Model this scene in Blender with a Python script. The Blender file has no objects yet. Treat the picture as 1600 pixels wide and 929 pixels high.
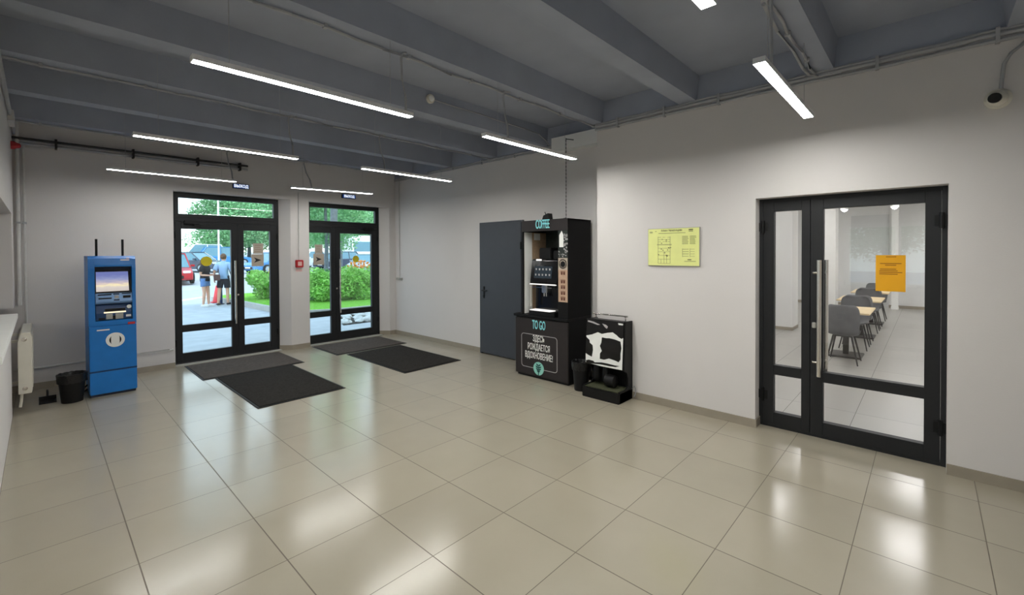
import bpy, bmesh, math, random
from mathutils import Vector, Matrix
random.seed(7)
S = bpy.context.scene
C = S.collection
PI = math.pi

# ------------------------------------------------------------------ camera, sky, exposure
F_PX, CY_PX = 693.47, 403.486
cam_d = bpy.data.cameras.new('camera'); cam = bpy.data.objects.new('camera', cam_d); C.objects.link(cam)
cam_d.sensor_width = 36.0; cam_d.lens = 36.0 * F_PX / 1600.0
cam_d.shift_y = -(464.5 - CY_PX) / 1600.0
cam_d.clip_start = 0.02; cam_d.clip_end = 400
YAW, PITCH, ROLL = 0.816907, -0.012908, -0.004648
_f = Vector((math.sin(YAW) * math.cos(PITCH), math.cos(YAW) * math.cos(PITCH), math.sin(PITCH)))
_r = Vector((math.cos(YAW), -math.sin(YAW), 0)); _u = _r.cross(_f)
_c, _s = math.cos(ROLL), math.sin(ROLL)
R_ = _c * _r + _s * _u; U_ = -_s * _r + _c * _u
M = Matrix((R_, U_, -_f)).transposed().to_4x4()
M.translation = Vector((-0.374, -4.531, 1.794))
cam.matrix_world = M
S.camera = cam

LAMP_POWER = 104.0
CAFE_POWER = 22.0
SKY_POWER = 2.8
S.view_settings.view_transform = 'Standard'
S.view_settings.look = 'None'
S.view_settings.exposure = 0.0
S.view_settings.gamma = 1.0
S.view_settings.use_curve_mapping = False
S.cycles.use_denoising = True
S.cycles.max_bounces = 10
S.cycles.diffuse_bounces = 6
S.cycles.glossy_bounces = 5
S.cycles.transparent_max_bounces = 16
S.cycles.sample_clamp_indirect = 6.0

w = bpy.data.worlds.new('sky'); S.world = w; w.use_nodes = True
nt = w.node_tree; nt.nodes.clear()
o = nt.nodes.new('ShaderNodeOutputWorld'); bg = nt.nodes.new('ShaderNodeBackground')
tc = nt.nodes.new('ShaderNodeTexCoord'); sep = nt.nodes.new('ShaderNodeSeparateXYZ')
rp = nt.nodes.new('ShaderNodeValToRGB')
rp.color_ramp.elements[0].position = 0.0; rp.color_ramp.elements[0].color = (0.86, 0.93, 1.0, 1)
rp.color_ramp.elements[1].position = 0.7; rp.color_ramp.elements[1].color = (0.55, 0.75, 1.0, 1)
nt.links.new(tc.outputs['Generated'], sep.inputs[0]); nt.links.new(sep.outputs['Z'], rp.inputs[0])
nt.links.new(rp.outputs[0], bg.inputs['Color']); bg.inputs['Strength'].default_value = SKY_POWER
nt.links.new(bg.outputs[0], o.inputs['Surface'])
sun_d = bpy.data.lights.new('sun', 'SUN'); sun = bpy.data.objects.new('sun', sun_d); C.objects.link(sun)
sun_d.energy = 2.4; sun_d.angle = math.radians(2.0); sun_d.color = (1.0, 0.96, 0.9)
sun.rotation_euler = Vector((-0.25, -0.72, 0.78)).to_track_quat('Z', 'Y').to_euler()

# ------------------------------------------------------------------ materials
def lin(c):
    return tuple(((x / 255) / 12.92 if x / 255 <= 0.04045 else ((x / 255 + 0.055) / 1.055) ** 2.4) for x in c)

def mat(name, rgb, rough=0.6, metal=0.0, var=0.06, scale=8.0, bump=0.0, bscale=60.0, spec=0.5):
    m = bpy.data.materials.new(name); m.use_nodes = True
    n = m.node_tree; b = n.nodes['Principled BSDF']
    b.inputs['Roughness'].default_value = rough; b.inputs['Metallic'].default_value = metal
    b.inputs['Specular IOR Level'].default_value = spec
    c = lin(rgb)
    t = n.nodes.new('ShaderNodeTexCoord'); ns = n.nodes.new('ShaderNodeTexNoise')
    ns.inputs['Scale'].default_value = scale; ns.inputs['Detail'].default_value = 3
    n.links.new(t.outputs['Object'], ns.inputs['Vector'])
    r = n.nodes.new('ShaderNodeValToRGB')
    r.color_ramp.elements[0].position = 0.3; r.color_ramp.elements[1].position = 0.7
    r.color_ramp.elements[0].color = (*[x * (1 - var) for x in c], 1)
    r.color_ramp.elements[1].color = (*[min(1, x * (1 + var)) for x in c], 1)
    n.links.new(ns.outputs['Fac'], r.inputs[0]); n.links.new(r.outputs[0], b.inputs['Base Color'])
    if bump > 0:
        n2 = n.nodes.new('ShaderNodeTexNoise'); n2.inputs['Scale'].default_value = bscale; n2.inputs['Detail'].default_value = 4
        n.links.new(t.outputs['Object'], n2.inputs['Vector'])
        bp = n.nodes.new('ShaderNodeBump'); bp.inputs['Strength'].default_value = bump; bp.inputs['Distance'].default_value = 0.01
        n.links.new(n2.outputs['Fac'], bp.inputs['Height']); n.links.new(bp.outputs['Normal'], b.inputs['Normal'])
    return m

def emit(name, rgb, s):
    m = bpy.data.materials.new(name); m.use_nodes = True; n = m.node_tree; n.nodes.clear()
    o = n.nodes.new('ShaderNodeOutputMaterial'); e = n.nodes.new('ShaderNodeEmission')
    e.inputs['Color'].default_value = (*rgb, 1); e.inputs['Strength'].default_value = s
    n.links.new(e.outputs[0], o.inputs['Surface']); return m

def glass_mat(name, tint=(0.96, 0.985, 0.975), refl=1.0):
    m = bpy.data.materials.new(name); m.use_nodes = True; n = m.node_tree; n.nodes.clear()
    o = n.nodes.new('ShaderNodeOutputMaterial'); mx = n.nodes.new('ShaderNodeMixShader')
    t = n.nodes.new('ShaderNodeBsdfTransparent'); g = n.nodes.new('ShaderNodeBsdfGlossy'); f = n.nodes.new('ShaderNodeFresnel')
    t.inputs['Color'].default_value = (*tint, 1); g.inputs['Roughness'].default_value = 0.0
    g.inputs['Color'].default_value = (refl, refl, refl, 1)
    ge = n.nodes.new('ShaderNodeNewGeometry'); ma = n.nodes.new('ShaderNodeMath'); ma.operation = 'MULTIPLY_ADD'
    n.links.new(ge.outputs['Backfacing'], ma.inputs[0]); ma.inputs[1].default_value = -(1.5 - 1 / 1.5); ma.inputs[2].default_value = 1.5
    n.links.new(ma.outputs[0], f.inputs['IOR'])      # thin pane: the same reflectance from both sides
    n.links.new(f.outputs[0], mx.inputs[0]); n.links.new(t.outputs[0], mx.inputs[1]); n.links.new(g.outputs[0], mx.inputs[2])
    n.links.new(mx.outputs[0], o.inputs['Surface']); return m

def tile_mat(name, rgb, sx, sy, grout, gw=0.004, rough=0.22, ox=0.0, oy=0.0, var=0.05, yfade=1.0):
    m = bpy.data.materials.new(name); m.use_nodes = True; n = m.node_tree; b = n.nodes['Principled BSDF']
    L = n.links.new
    tc = n.nodes.new('ShaderNodeTexCoord'); sp = n.nodes.new('ShaderNodeSeparateXYZ'); L(tc.outputs['Object'], sp.inputs[0])
    def mth(op, a, bb=None):
        k = n.nodes.new('ShaderNodeMath'); k.operation = op
        for i, v in enumerate((a, bb)):
            if v is None: continue
            if isinstance(v, (int, float)): k.inputs[i].default_value = v
            else: L(v, k.inputs[i])
        return k.outputs[0]
    def axis(out, s, off, wd):
        q = mth('DIVIDE', mth('ADD', out, off), s)
        fl = mth('FLOOR', q); fr = mth('SUBTRACT', q, fl)
        d = mth('MINIMUM', fr, mth('SUBTRACT', 1.0, fr))
        line = mth('LESS_THAN', mth('MULTIPLY', d, s), wd)
        return fl, line
    fx, lx = axis(sp.outputs['X'], sx, ox, gw * 0.5); fy, ly = axis(sp.outputs['Y'], sy, oy, gw * 0.5 * yfade)
    ln = mth('MAXIMUM', lx, ly)
    cb = n.nodes.new('ShaderNodeCombineXYZ'); L(fx, cb.inputs[0]); L(fy, cb.inputs[1])
    wn = n.nodes.new('ShaderNodeTexWhiteNoise'); L(cb.outputs[0], wn.inputs['Vector'])
    ns = n.nodes.new('ShaderNodeTexNoise'); ns.inputs['Scale'].default_value = 3.5; ns.inputs['Detail'].default_value = 6
    L(tc.outputs['Object'], ns.inputs['Vector'])
    f = mth('ADD', mth('MULTIPLY', wn.outputs['Value'], 0.4), mth('MULTIPLY', ns.outputs['Fac'], 0.6))
    c = lin(rgb); r = n.nodes.new('ShaderNodeValToRGB')
    r.color_ramp.elements[0].position = 0.2; r.color_ramp.elements[1].position = 0.8
    r.color_ramp.elements[0].color = (*[x * (1 - var) for x in c], 1); r.color_ramp.elements[1].color = (*[x * (1 + var) for x in c], 1)
    L(f, r.inputs[0])
    mx = n.nodes.new('ShaderNodeMix'); mx.data_type = 'RGBA'; L(ln, mx.inputs[0]); L(r.outputs[0], mx.inputs[6]); mx.inputs[7].default_value = (*lin(grout), 1)
    L(mx.outputs[2], b.inputs['Base Color'])
    rr = mth('ADD', mth('MULTIPLY', ns.outputs['Fac'], 0.10), rough - 0.05)
    L(mth('MAXIMUM', rr, mth('MULTIPLY', ln, 0.8)), b.inputs['Roughness'])
    b.inputs['Specular IOR Level'].default_value = 0.85
    return m

MT = {
 'wall': mat('wall_paint', (214, 210, 207), 0.85, var=0.015, scale=1.5, bump=0.08, bscale=90),
 'ceil': mat('ceiling_paint', (156, 162, 175), 0.9, var=0.06, scale=2, bump=0.1, bscale=40),
 'conduit': mat('conduit_paint', (168, 169, 171), 0.6),
 'conduit_w': mat('white_plastic', (205, 204, 200), 0.5),
 'floor': tile_mat('floor_tile', (160, 152, 135), 0.6, 0.6, (88, 78, 62), gw=0.0065, rough=0.185, yfade=0.75),
 'cfloor': tile_mat('cafe_tile', (164, 162, 156), 1.2, 0.6, (104, 102, 97), gw=0.005, rough=0.34, ox=0.2, oy=0.35),
 'base': mat('skirting_tile', (150, 141, 126), 0.4, var=0.05),
 'cwall': mat('cafe_wall', (226, 226, 224), 0.8, var=0.01),
 'frame': mat('anthracite_frame', (31, 32, 34), 0.5, var=0.05, scale=20, spec=0.35),
 'frame_in': mat('anthracite_aluminium', (29, 30, 32), 0.5, var=0.05, scale=20, spec=0.35),
 'rubber': mat('rubber', (18, 18, 18), 0.7),
 'black': mat('black_plastic', (11, 11, 12), 0.5, spec=0.3),
 'blackg': mat('black_gloss', (10, 10, 12), 0.15),
 'kiosk': mat('kiosk_laminate', (46, 42, 42), 0.55, var=0.05, scale=14, spec=0.25),
 'kioskd': mat('kiosk_side', (17, 17, 18), 0.6, var=0.05, scale=14, spec=0.2),
 'steel': mat('brushed_steel', (226, 221, 212), 0.25, 1.0, var=0.04),
 'chrome': mat('chrome', (215, 213, 208), 0.12, 1.0, var=0.02),
 'greydoor': mat('grey_steel_door', (62, 66, 73), 0.5, var=0.03),
 'glass': glass_mat('door_glass', (0.93, 0.985, 0.96)),
 'glass2': glass_mat('cafe_glass', (0.965, 0.965, 0.97)),
 'lamp': emit('lamp_diffuser', (1.0, 0.99, 0.95), LAMP_POWER), 'lamp_mid': emit('lamp_diffuser_mid', (1.0, 0.985, 0.94), LAMP_POWER * .66), 'lamp_dim': emit('lamp_diffuser_dim', (1.0, 0.99, 0.96), LAMP_POWER * .54),  # same lamps, rear rows set weaker so the far end falls darker
 'clamp': emit('cafe_diffuser', (1.0, 0.985, 0.97), CAFE_POWER),
 'lampbody': mat('lamp_housing', (225, 225, 225), 0.5),
 'mat_d': mat('mat_pile_dark', (46, 43, 40), 0.95, var=0.25, scale=40, bump=0.6, bscale=220, spec=0.1),
 'mat_b': mat('mat_pile_brown', (76, 68, 62), 0.9, var=0.2, scale=30, bump=0.5, bscale=200, spec=0.2),
 'blue': mat('blue_panel', (14, 116, 196), 0.38, var=0.06, scale=6),
 'blued': mat('blue_dark', (12, 58, 104), 0.45, var=0.05),
 'bluel': mat('blue_grey_metal', (96, 128, 168), 0.3, 0.3),
 'navy': mat('navy_recess', (10, 24, 46), 0.4),
 'white': mat('white_sticker', (236, 236, 232), 0.5, var=0.02),
 'cream': mat('cream_enamel', (224, 220, 206), 0.4, var=0.02),
 'red': mat('red_plastic', (178, 34, 40), 0.45),
 'pink': mat('pink_label', (226, 186, 180), 0.6),
 'orange': mat('orange_paper', (232, 168, 12), 0.7, var=0.03),
 'yellow': mat('yellow_sticker', (206, 190, 28), 0.6),
 'lime': mat('photoluminescent_board', (232, 236, 152), 0.55, var=0.03),
 'ink': mat('ink', (60, 62, 40), 0.8),
 'inkb': mat('brown_ink', (140, 84, 20), 0.8),
 'silver': mat('silver_back', (170, 168, 160), 0.5),
 'teal': mat('teal_letters', (140, 222, 226), 0.45),
 'mint': mat('mint_disc', (150, 214, 200), 0.5),
 'tealdk': mat('dark_teal', (18, 78, 76), 0.5),
 'line': mat('outline_grey', (170, 166, 166), 0.5),
 'beige': mat('beige_panel', (178, 152, 122), 0.6, var=0.12, scale=25),
 'art': mat('beige_print', (190, 160, 136), 0.5, var=0.1, scale=18),
 'brown': mat('brown_print', (96, 56, 40), 0.6),
 'tan': mat('tan_paper', (184, 172, 156), 0.7),
 'green_dk': mat('dark_leaf_print', (24, 34, 30), 0.5, var=0.4, scale=20),
 'bag': mat('bin_liner', (7, 7, 8), 0.4, bump=0.8, bscale=30),
 'chair': mat('grey_upholstery', (98, 99, 101), 0.9, var=0.12, scale=10, bump=0.2, bscale=120),
 'darkmetal': mat('dark_metal', (44, 42, 40), 0.45),
 'oak': mat('light_oak', (222, 200, 156), 0.5, var=0.08, scale=12),
 'asphalt': mat('asphalt', (176, 178, 184), 0.9, var=0.10, scale=3, bump=0.2, bscale=30),
 'kerb': mat('kerb_concrete', (176, 172, 168), 0.9, var=0.06),
 'paint': mat('white_road_paint', (238, 238, 236), 0.7),
 'lawn': mat('lawn', (120, 176, 66), 0.95, var=0.3, scale=20, bump=0.8, bscale=60, spec=0.1),
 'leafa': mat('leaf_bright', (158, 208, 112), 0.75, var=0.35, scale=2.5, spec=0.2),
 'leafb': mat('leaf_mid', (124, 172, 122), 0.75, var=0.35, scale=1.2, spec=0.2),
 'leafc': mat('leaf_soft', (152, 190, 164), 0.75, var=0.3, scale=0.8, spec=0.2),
 'bark': mat('bark', (108, 112, 120), 0.9, var=0.2, scale=8),
 'stone': mat('grey_stone', (206, 206, 206), 0.85, var=0.2, scale=6),
 'flower': mat('orange_petals', (240, 150, 84), 0.8),
 'flowery': mat('yellow_petals', (250, 206, 70), 0.8),
 'skin': mat('skin', (226, 172, 146), 0.6, var=0.04),
 'tee': mat('black_cotton', (38, 34, 38), 0.9),
 'denim': mat('blue_denim', (98, 132, 184), 0.9, var=0.1, scale=30),
 'shirt': mat('pale_blue_cotton', (158, 186, 222), 0.9),
 'shorts': mat('dark_shorts', (34, 34, 44), 0.9),
 'hairb': mat('brown_hair', (92, 66, 50), 0.7),
 'shoe_w': mat('white_shoe', (232, 230, 226), 0.6),
 'shoe_d': mat('dark_shoe', (52, 44, 44), 0.6),
 'bagb': mat('brown_leather', (104, 72, 70), 0.6),
 'cone': mat('cone_red', (222, 60, 70), 0.5),
 'bollard': mat('navy_bollard', (46, 66, 108), 0.5),
 'car_red': mat('car_red', (176, 44, 52), 0.25), 'car_dark': mat('car_dark', (70, 76, 92), 0.25),
 'car_blue': mat('car_blue', (70, 132, 190), 0.25), 'car_white': mat('car_white', (236, 238, 240), 0.3),
 'car_grey': mat('car_grey', (150, 160, 170), 0.25),
 'carglass': mat('car_glass', (96, 134, 150), 0.08),
 'tyre': mat('tyre', (24, 24, 26), 0.8),
 'lightlens': mat('headlamp', (230, 235, 240), 0.1),
 'facade': mat('outside_render', (190, 188, 182), 0.9),
}
# sunset picture on the cash machine screen
def screen_mat():
    m = bpy.data.materials.new('screen_picture'); m.use_nodes = True; n = m.node_tree; n.nodes.clear()
    o = n.nodes.new('ShaderNodeOutputMaterial'); e = n.nodes.new('ShaderNodeEmission')
    t = n.nodes.new('ShaderNodeTexCoord'); sp = n.nodes.new('ShaderNodeSeparateXYZ'); ns = n.nodes.new('ShaderNodeTexNoise')
    mp = n.nodes.new('ShaderNodeMapping'); mp.inputs['Scale'].default_value = (7, 7, 22)
    n.links.new(t.outputs['Generated'], mp.inputs[0]); n.links.new(mp.outputs[0], ns.inputs['Vector']); ns.inputs['Scale'].default_value = 0.6
    n.links.new(t.outputs['Generated'], sp.inputs[0])
    a = n.nodes.new('ShaderNodeMath'); a.operation = 'MULTIPLY_ADD'; n.links.new(ns.outputs['Fac'], a.inputs[0]); a.inputs[1].default_value = 0.22
    n.links.new(sp.outputs['Z'], a.inputs[2])
    r = n.nodes.new('ShaderNodeValToRGB'); cr = r.color_ramp
    pts = [(0.08, (205, 196, 190)), (0.34, (226, 216, 206)), (0.42, (255, 240, 196)), (0.52, (214, 198, 200)), (0.72, (150, 158, 200)), (0.95, (116, 126, 184))]
    cr.elements[0].position = pts[0][0]; cr.elements[0].color = (*lin(pts[0][1]), 1)
    cr.elements[1].position = pts[-1][0]; cr.elements[1].color = (*lin(pts[-1][1]), 1)
    for p, c in pts[1:-1]:
        el = cr.elements.new(p); el.color = (*lin(c), 1)
    n.links.new(a.outputs[0], r.inputs[0]); n.links.new(r.outputs[0], e.inputs['Color']); e.inputs['Strength'].default_value = 0.95
    n.links.new(e.outputs[0], o.inputs['Surface']); return m
MT['screen'] = screen_mat()
MT['screen2'] = emit('menu_screen', lin((58, 66, 72)), 0.8)
MT['exitblue'] = emit('exit_sign_face', lin((40, 74, 140)), 0.8)
MT['exittext'] = emit('exit_sign_letters', (0.9, 0.95, 1.0), 1.3)
MT['slotlight'] = emit('cash_slot_light', (1.0, 0.86, 0.62), 1.1)
MT['ledwhite'] = emit('machine_light', (1.0, 0.97, 0.92), 1.2)

# ------------------------------------------------------------------ mesh helpers
class MB:
    def __init__(s): s.b = bmesh.new()
    def box(s, x0, x1, y0, y1, z0, z1, bev=0.0):
        vs = [s.b.verts.new((x, y, z)) for x in (min(x0, x1), max(x0, x1)) for y in (min(y0, y1), max(y0, y1)) for z in (min(z0, z1), max(z0, z1))]
        fs = [(0, 1, 3, 2), (4, 6, 7, 5), (0, 4, 5, 1), (2, 3, 7, 6), (0, 2, 6, 4), (1, 5, 7, 3)]
        fc = [s.b.faces.new([vs[i] for i in f]) for f in fs]
        if bev > 0:
            es = {e for f in fc for e in f.edges}
            bmesh.ops.bevel(s.b, geom=list(es), offset=bev, segments=2, affect='EDGES')
        return s
    def prism(s, pts, axis, a, b_):
        """pts: 2-D outline; axis: extrusion axis; other coordinates in order"""
        def P(p, t):
            return {'x': (t, p[0], p[1]), 'y': (p[0], t, p[1]), 'z': (p[0], p[1], t)}[axis]
        v0 = [s.b.verts.new(P(p, a)) for p in pts]; v1 = [s.b.verts.new(P(p, b_)) for p in pts]
        n = len(pts)
        f = [s.b.faces.new(v0), s.b.faces.new(v1[::-1])]
        for i in range(n):
            f.append(s.b.faces.new((v0[i], v1[i], v1[(i + 1) % n], v0[(i + 1) % n])))
        return s
    def poly(s, pts3, thick=None):
        v0 = [s.b.verts.new(p) for p in pts3]
        if thick is None:
            s.b.faces.new(v0); return s
        d = Vector(thick); v1 = [s.b.verts.new(Vector(p) + d) for p in pts3]; n = len(v0)
        s.b.faces.new(v0); s.b.faces.new(v1[::-1])
        for i in range(n): s.b.faces.new((v0[i], v1[i], v1[(i + 1) % n], v0[(i + 1) % n]))
        return s
    def tube(s, path, r, n=8, r2=None):
        path = [Vector(p) for p in path]; rings = []
        up = None
        for i, p in enumerate(path):
            d = (path[min(i + 1, len(path) - 1)] - path[max(i - 1, 0)]).normalized()
            ref = Vector((0, 0, 1)) if abs(d.z) < 0.9 else Vector((1, 0, 0))
            a = d.cross(ref).normalized(); bb = d.cross(a)
            rr = r if r2 is None else r + (r2 - r) * i / max(1, len(path) - 1)
            rings.append([s.b.verts.new(p + rr * (math.cos(2 * PI * k / n) * a + math.sin(2 * PI * k / n) * bb)) for k in range(n)])
        for i in range(len(rings) - 1):
            A, B = rings[i], rings[i + 1]
            # choose the alignment of nearest start vertex
            k0 = min(range(n), key=lambda k: (B[k].co - A[0].co).length)
            k1 = B[k0:] + B[:k0]
            if (k1[1].co - A[1].co).length > (k1[-1].co - A[1].co).length: k1 = [k1[0]] + k1[1:][::-1]
            rings[i + 1] = k1
            for k in range(n): s.b.faces.new((A[k], A[(k + 1) % n], k1[(k + 1) % n], k1[k]))
        s.b.faces.new(rings[0]); s.b.faces.new(rings[-1][::-1])
        return s
    def cyl(s, p0, p1, r, n=20, r2=None): return s.tube([p0, p1], r, n, r2)
    def lathe(s, prof, c, n=24, axis='z', cap=True):
        rings = []
        for (r, t) in prof:
            ring = []
            for k in range(n):
                a = 2 * PI * k / n; ca, sa = r * math.cos(a), r * math.sin(a)
                p = {'z': (ca, sa, t), 'x': (t, ca, sa), 'y': (ca, t, sa)}[axis]
                ring.append(s.b.verts.new((c[0] + p[0], c[1] + p[1], c[2] + p[2])))
            rings.append(ring)
        for A, B in zip(rings, rings[1:]):
            for k in range(n): s.b.faces.new((A[k], A[(k + 1) % n], B[(k + 1) % n], B[k]))
        if cap: s.b.faces.new(rings[0]); s.b.faces.new(rings[-1][::-1])
        return s
    def ball(s, c, r, sx=1, sy=1, sz=1, seg=14):
        g = bmesh.ops.create_uvsphere(s.b, u_segments=seg, v_segments=max(6, seg // 2 + 1), radius=r)
        for v in g['verts']: v.co = Vector((v.co.x * sx + c[0], v.co.y * sy + c[1], v.co.z * sz + c[2]))
        return s
    def frame2(s, axis, t0, t1, outer, inner):
        """rectangular ring in the plane normal to axis; outer/inner = (a0,a1,z0,z1)"""
        a0, a1, z0, z1 = outer; b0, b1, y0, y1 = inner
        def bx(p0, p1, q0, q1):
            if axis == 'y': s.box(p0, p1, t0, t1, q0, q1)
            else: s.box(t0, t1, p0, p1, q0, q1)
        bx(a0, b0, z0, z1); bx(b1, a1, z0, z1); bx(b0, b1, z0, y0); bx(b0, b1, y1, z1)
        return s

def wloc(o):
    v = Vector((0, 0, 0))
    while o is not None: v = v + o.location; o = o.parent
    return v
def build(name, mb, m, parent=None, local=False, smooth=False, bevel=0.0):
    """link ONE mesh object; geometry is given in world coordinates unless local"""
    bmesh.ops.recalc_face_normals(mb.b, faces=mb.b.faces)
    me = bpy.data.meshes.new(name)
    if parent is not None and not local:
        off = wloc(parent)
        for v in mb.b.verts: v.co -= off
    mb.b.to_mesh(me); mb.b.free()
    mm = MT[m] if isinstance(m, str) else m
    me.materials.append(mm)
    if smooth:
        for p in me.polygons: p.use_smooth = True
        me.set_sharp_from_angle(angle=math.radians(40))
    ob = bpy.data.objects.new(name, me); C.objects.link(ob)
    if parent is not None: ob.parent = parent
    if bevel > 0:
        md = ob.modifiers.new('edge', 'BEVEL'); md.width = bevel; md.segments = 2; md.limit_method = 'ANGLE'
    return ob
def pieces(name, mb, m, parent=None, **k):
    """like build(), but every separate piece becomes a mesh object of its own"""
    left = set(mb.b.verts); out = []
    while left:
        seed = next(v for v in mb.b.verts if v in left); isl = {seed}; stack = [seed]
        while stack:
            v = stack.pop()
            for e in v.link_edges:
                q = e.other_vert(v)
                if q not in isl: isl.add(q); stack.append(q)
        left -= isl
        p = MB(); mp = {}
        for v in mb.b.verts:
            if v in isl: mp[v] = p.b.verts.new(v.co)
        for f in mb.b.faces:
            if f.verts[0] in isl: p.b.faces.new([mp[v] for v in f.verts])
        out.append(build(name, p, m, parent, **k))
    mb.b.free()
    return out
def tag(o, label, cat, group=None, kind=None):
    o['label'] = label; o['category'] = cat
    if group: o['group'] = group
    if kind: o['kind'] = kind
    return o
def thing(name, label, cat, loc=(0, 0, 0), rotz=0.0, group=None, kind=None):
    o = bpy.data.objects.new(name, None); C.objects.link(o); o.location = loc; o.rotation_euler = (0, 0, rotz)
    o.empty_display_size = 0.1
    return tag(o, label, cat, group, kind)
def struct(name, mb, m, label, cat, **k):
    return tag(build(name, mb, m, **k), label, cat, kind='structure')
def dup(root, loc, rotz=None, label=None, group=None):
    r = root.copy(); C.objects.link(r); r.location = loc
    if rotz is not None: r.rotation_euler = (0, 0, rotz)
    if label: r['label'] = label
    if group: r['group'] = group
    for ch in list(root.children):
        c = ch.copy(); C.objects.link(c); c.parent = r
        for g in list(ch.children):
            d = g.copy(); C.objects.link(d); d.parent = c
    return r
ROT = {'-x': Matrix(((0, 0, -1), (-1, 0, 0), (0, 1, 0))), '-y': Matrix(((1, 0, 0), (0, 0, -1), (0, 1, 0)))}
def text(body, size, facing, pos, m, parent=None, name='lettering', sx=1.0, thick=0.0015, spacing=1.0, line=1.0, local=False, bold=0.0):
    cu = bpy.data.curves.new(name, 'FONT'); cu.body = body; cu.size = size; cu.extrude = thick
    cu.align_x = 'CENTER'; cu.align_y = 'CENTER'; cu.space_character = spacing; cu.space_line = line; cu.offset = bold
    cu.resolution_u = 3
    tmp = bpy.data.objects.new('t', cu); C.objects.link(tmp)
    bpy.context.view_layer.update()
    dg = bpy.context.evaluated_depsgraph_get()
    me = bpy.data.meshes.new_from_object(tmp.evaluated_get(dg))
    bpy.data.objects.remove(tmp); bpy.data.curves.remove(cu)
    off = wloc(parent) if (parent is not None and not local) else Vector((0, 0, 0))
    for v in me.vertices:
        p = Vector((v.co.x * sx, v.co.y, v.co.z)); v.co = ROT[facing] @ p + Vector(pos) - off
    me.materials.clear(); me.materials.append(MT[m])
    ob = bpy.data.objects.new(name, me); C.objects.link(ob)
    if parent is not None: ob.parent = parent
    return ob

# ================================================================== THE SETTING
XL, XR, XRR, YB, ZC, STEP = -0.60, 4.60, 5.07, 4.15, 3.72, -1.385
FRONT_Y = -7.0
ZBE = 3.45
struct('floor', MB().box(-0.9, 4.9, FRONT_Y - 0.2, 4.5, -0.12, 0).box(4.9, 5.3, STEP - 0.2, 4.5, -0.12, 0), 'floor', 'glossy beige square floor tiles with dark grout', 'floor')
struct('ceiling', MB().box(-0.9, 5.4, FRONT_Y - 0.2, 4.6, ZC, ZC + 0.3), 'ceil', 'dark grey painted concrete ceiling slab', 'ceiling')
# left wall: two window openings, a radiator niche in the far corner
W1 = (0.10, 3.62); W2 = (-4.9, -3.35); WZ = (1.13, 2.30)
lw = MB()
lw.box(-0.9, XL, FRONT_Y - 0.2, 4.5, WZ[1], ZC)
lw.box(-0.9, XL, W1[1], YB, WZ[0] + .01, WZ[1]); lw.box(-0.9, XL, W2[1], W1[0], WZ[0], WZ[1]); lw.box(-0.9, XL, FRONT_Y - 0.2, W2[0], WZ[0], WZ[1])
lw.box(-0.9, XL, FRONT_Y - 0.2, 2.88, -0.12, WZ[0]); lw.box(-0.9, -0.74, 2.88, YB, -0.12, WZ[0])
struct('wall_left', lw, 'wall', 'pale grey painted wall with windows at the left edge', 'wall')
bw = MB()
bw.box(-0.9, 1.08, YB, 4.5, -0.12, ZC)
bw.prism([(2.84, YB), (3.18, YB), (3.18, 4.5), (2.69, 4.5), (2.69, 4.32)], 'z', -0.12, 2.80)
bw.prism([(4.92, YB), (5.3, YB), (5.3, 4.5), (4.765, 4.5), (4.765, 4.32)], 'z', -0.12, 2.80)
bw.box(1.08, 5.3, YB, 4.5, 2.80, ZC)
struct('wall_back', bw, 'wall', 'pale grey far wall holding the two glazed entrance doors', 'wall')
rw = MB()
rw.box(XR, 4.9, -3.25, STEP, -0.12, ZC); rw.box(XR, 4.9, FRONT_Y - 0.2, -4.645, -0.12, ZC); rw.box(XR, 4.9, -4.645, -3.25, 2.33, ZC)
rw.box(4.9, 5.3, STEP - 0.25, STEP, -0.12, ZC); rw.box(XRR, 5.3, STEP, 4.5, -0.12, ZC)
struct('wall_right', rw, 'wall', 'pale grey right wall that steps back behind the coffee kiosk', 'wall')
struct('wall_front', MB().box(-0.9, 5.3, FRONT_Y - 0.3, FRONT_Y, -0.12, ZC), 'wall', 'pale grey wall at the near end of the hall', 'wall')
# skirting tiles
sk = 0.085
struct('baseboard_back', MB().box(-0.73, 1.08, YB - 0.012, YB, 0, sk).prism([(2.84, YB), (2.845, YB - 0.012), (3.18, YB - 0.012), (3.18, YB)], 'z', 0, sk)
       .poly([(2.69, 4.31, 0), (2.84, YB, 0), (2.845, YB - .012, 0), (2.68, 4.305, 0)], (0, 0, sk)).poly([(4.765, 4.31, 0), (4.92, YB, 0), (4.915, YB - .012, 0), (4.755, 4.305, 0)], (0, 0, sk)).box(4.92, XRR, YB - 0.012, YB, 0, sk),
       'base', 'beige tile skirting along the far wall', 'skirting')
struct('baseboard_right', MB().box(XR - 0.012, XR, -3.25, STEP, 0, sk).box(XR - 0.012, XR, FRONT_Y, -4.645, 0, sk).box(XRR - 0.012, XRR, STEP, 0.28, 0, sk).box(XRR - 0.012, XRR, 1.37, YB, 0, sk)
       .box(XR, XRR, STEP, STEP + 0.012, 0, sk).box(XR - .012, 4.74, -3.262, -3.25, 0, sk), 'base', 'beige tile skirting along the right wall', 'skirting')
# dark grey band where the ceiling paint runs down the right wall
struct('trim_1', MB().box(XR - 0.006, XR, FRONT_Y, STEP + 0.006, 3.41, ZC).box(XR - .006, XRR, STEP, STEP + 0.006, 3.41, ZC).box(XRR - 0.006, XRR, STEP, YB, 3.43, ZC), 'ceil', 'dark grey painted band at the top of the right wall', 'trim')
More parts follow.
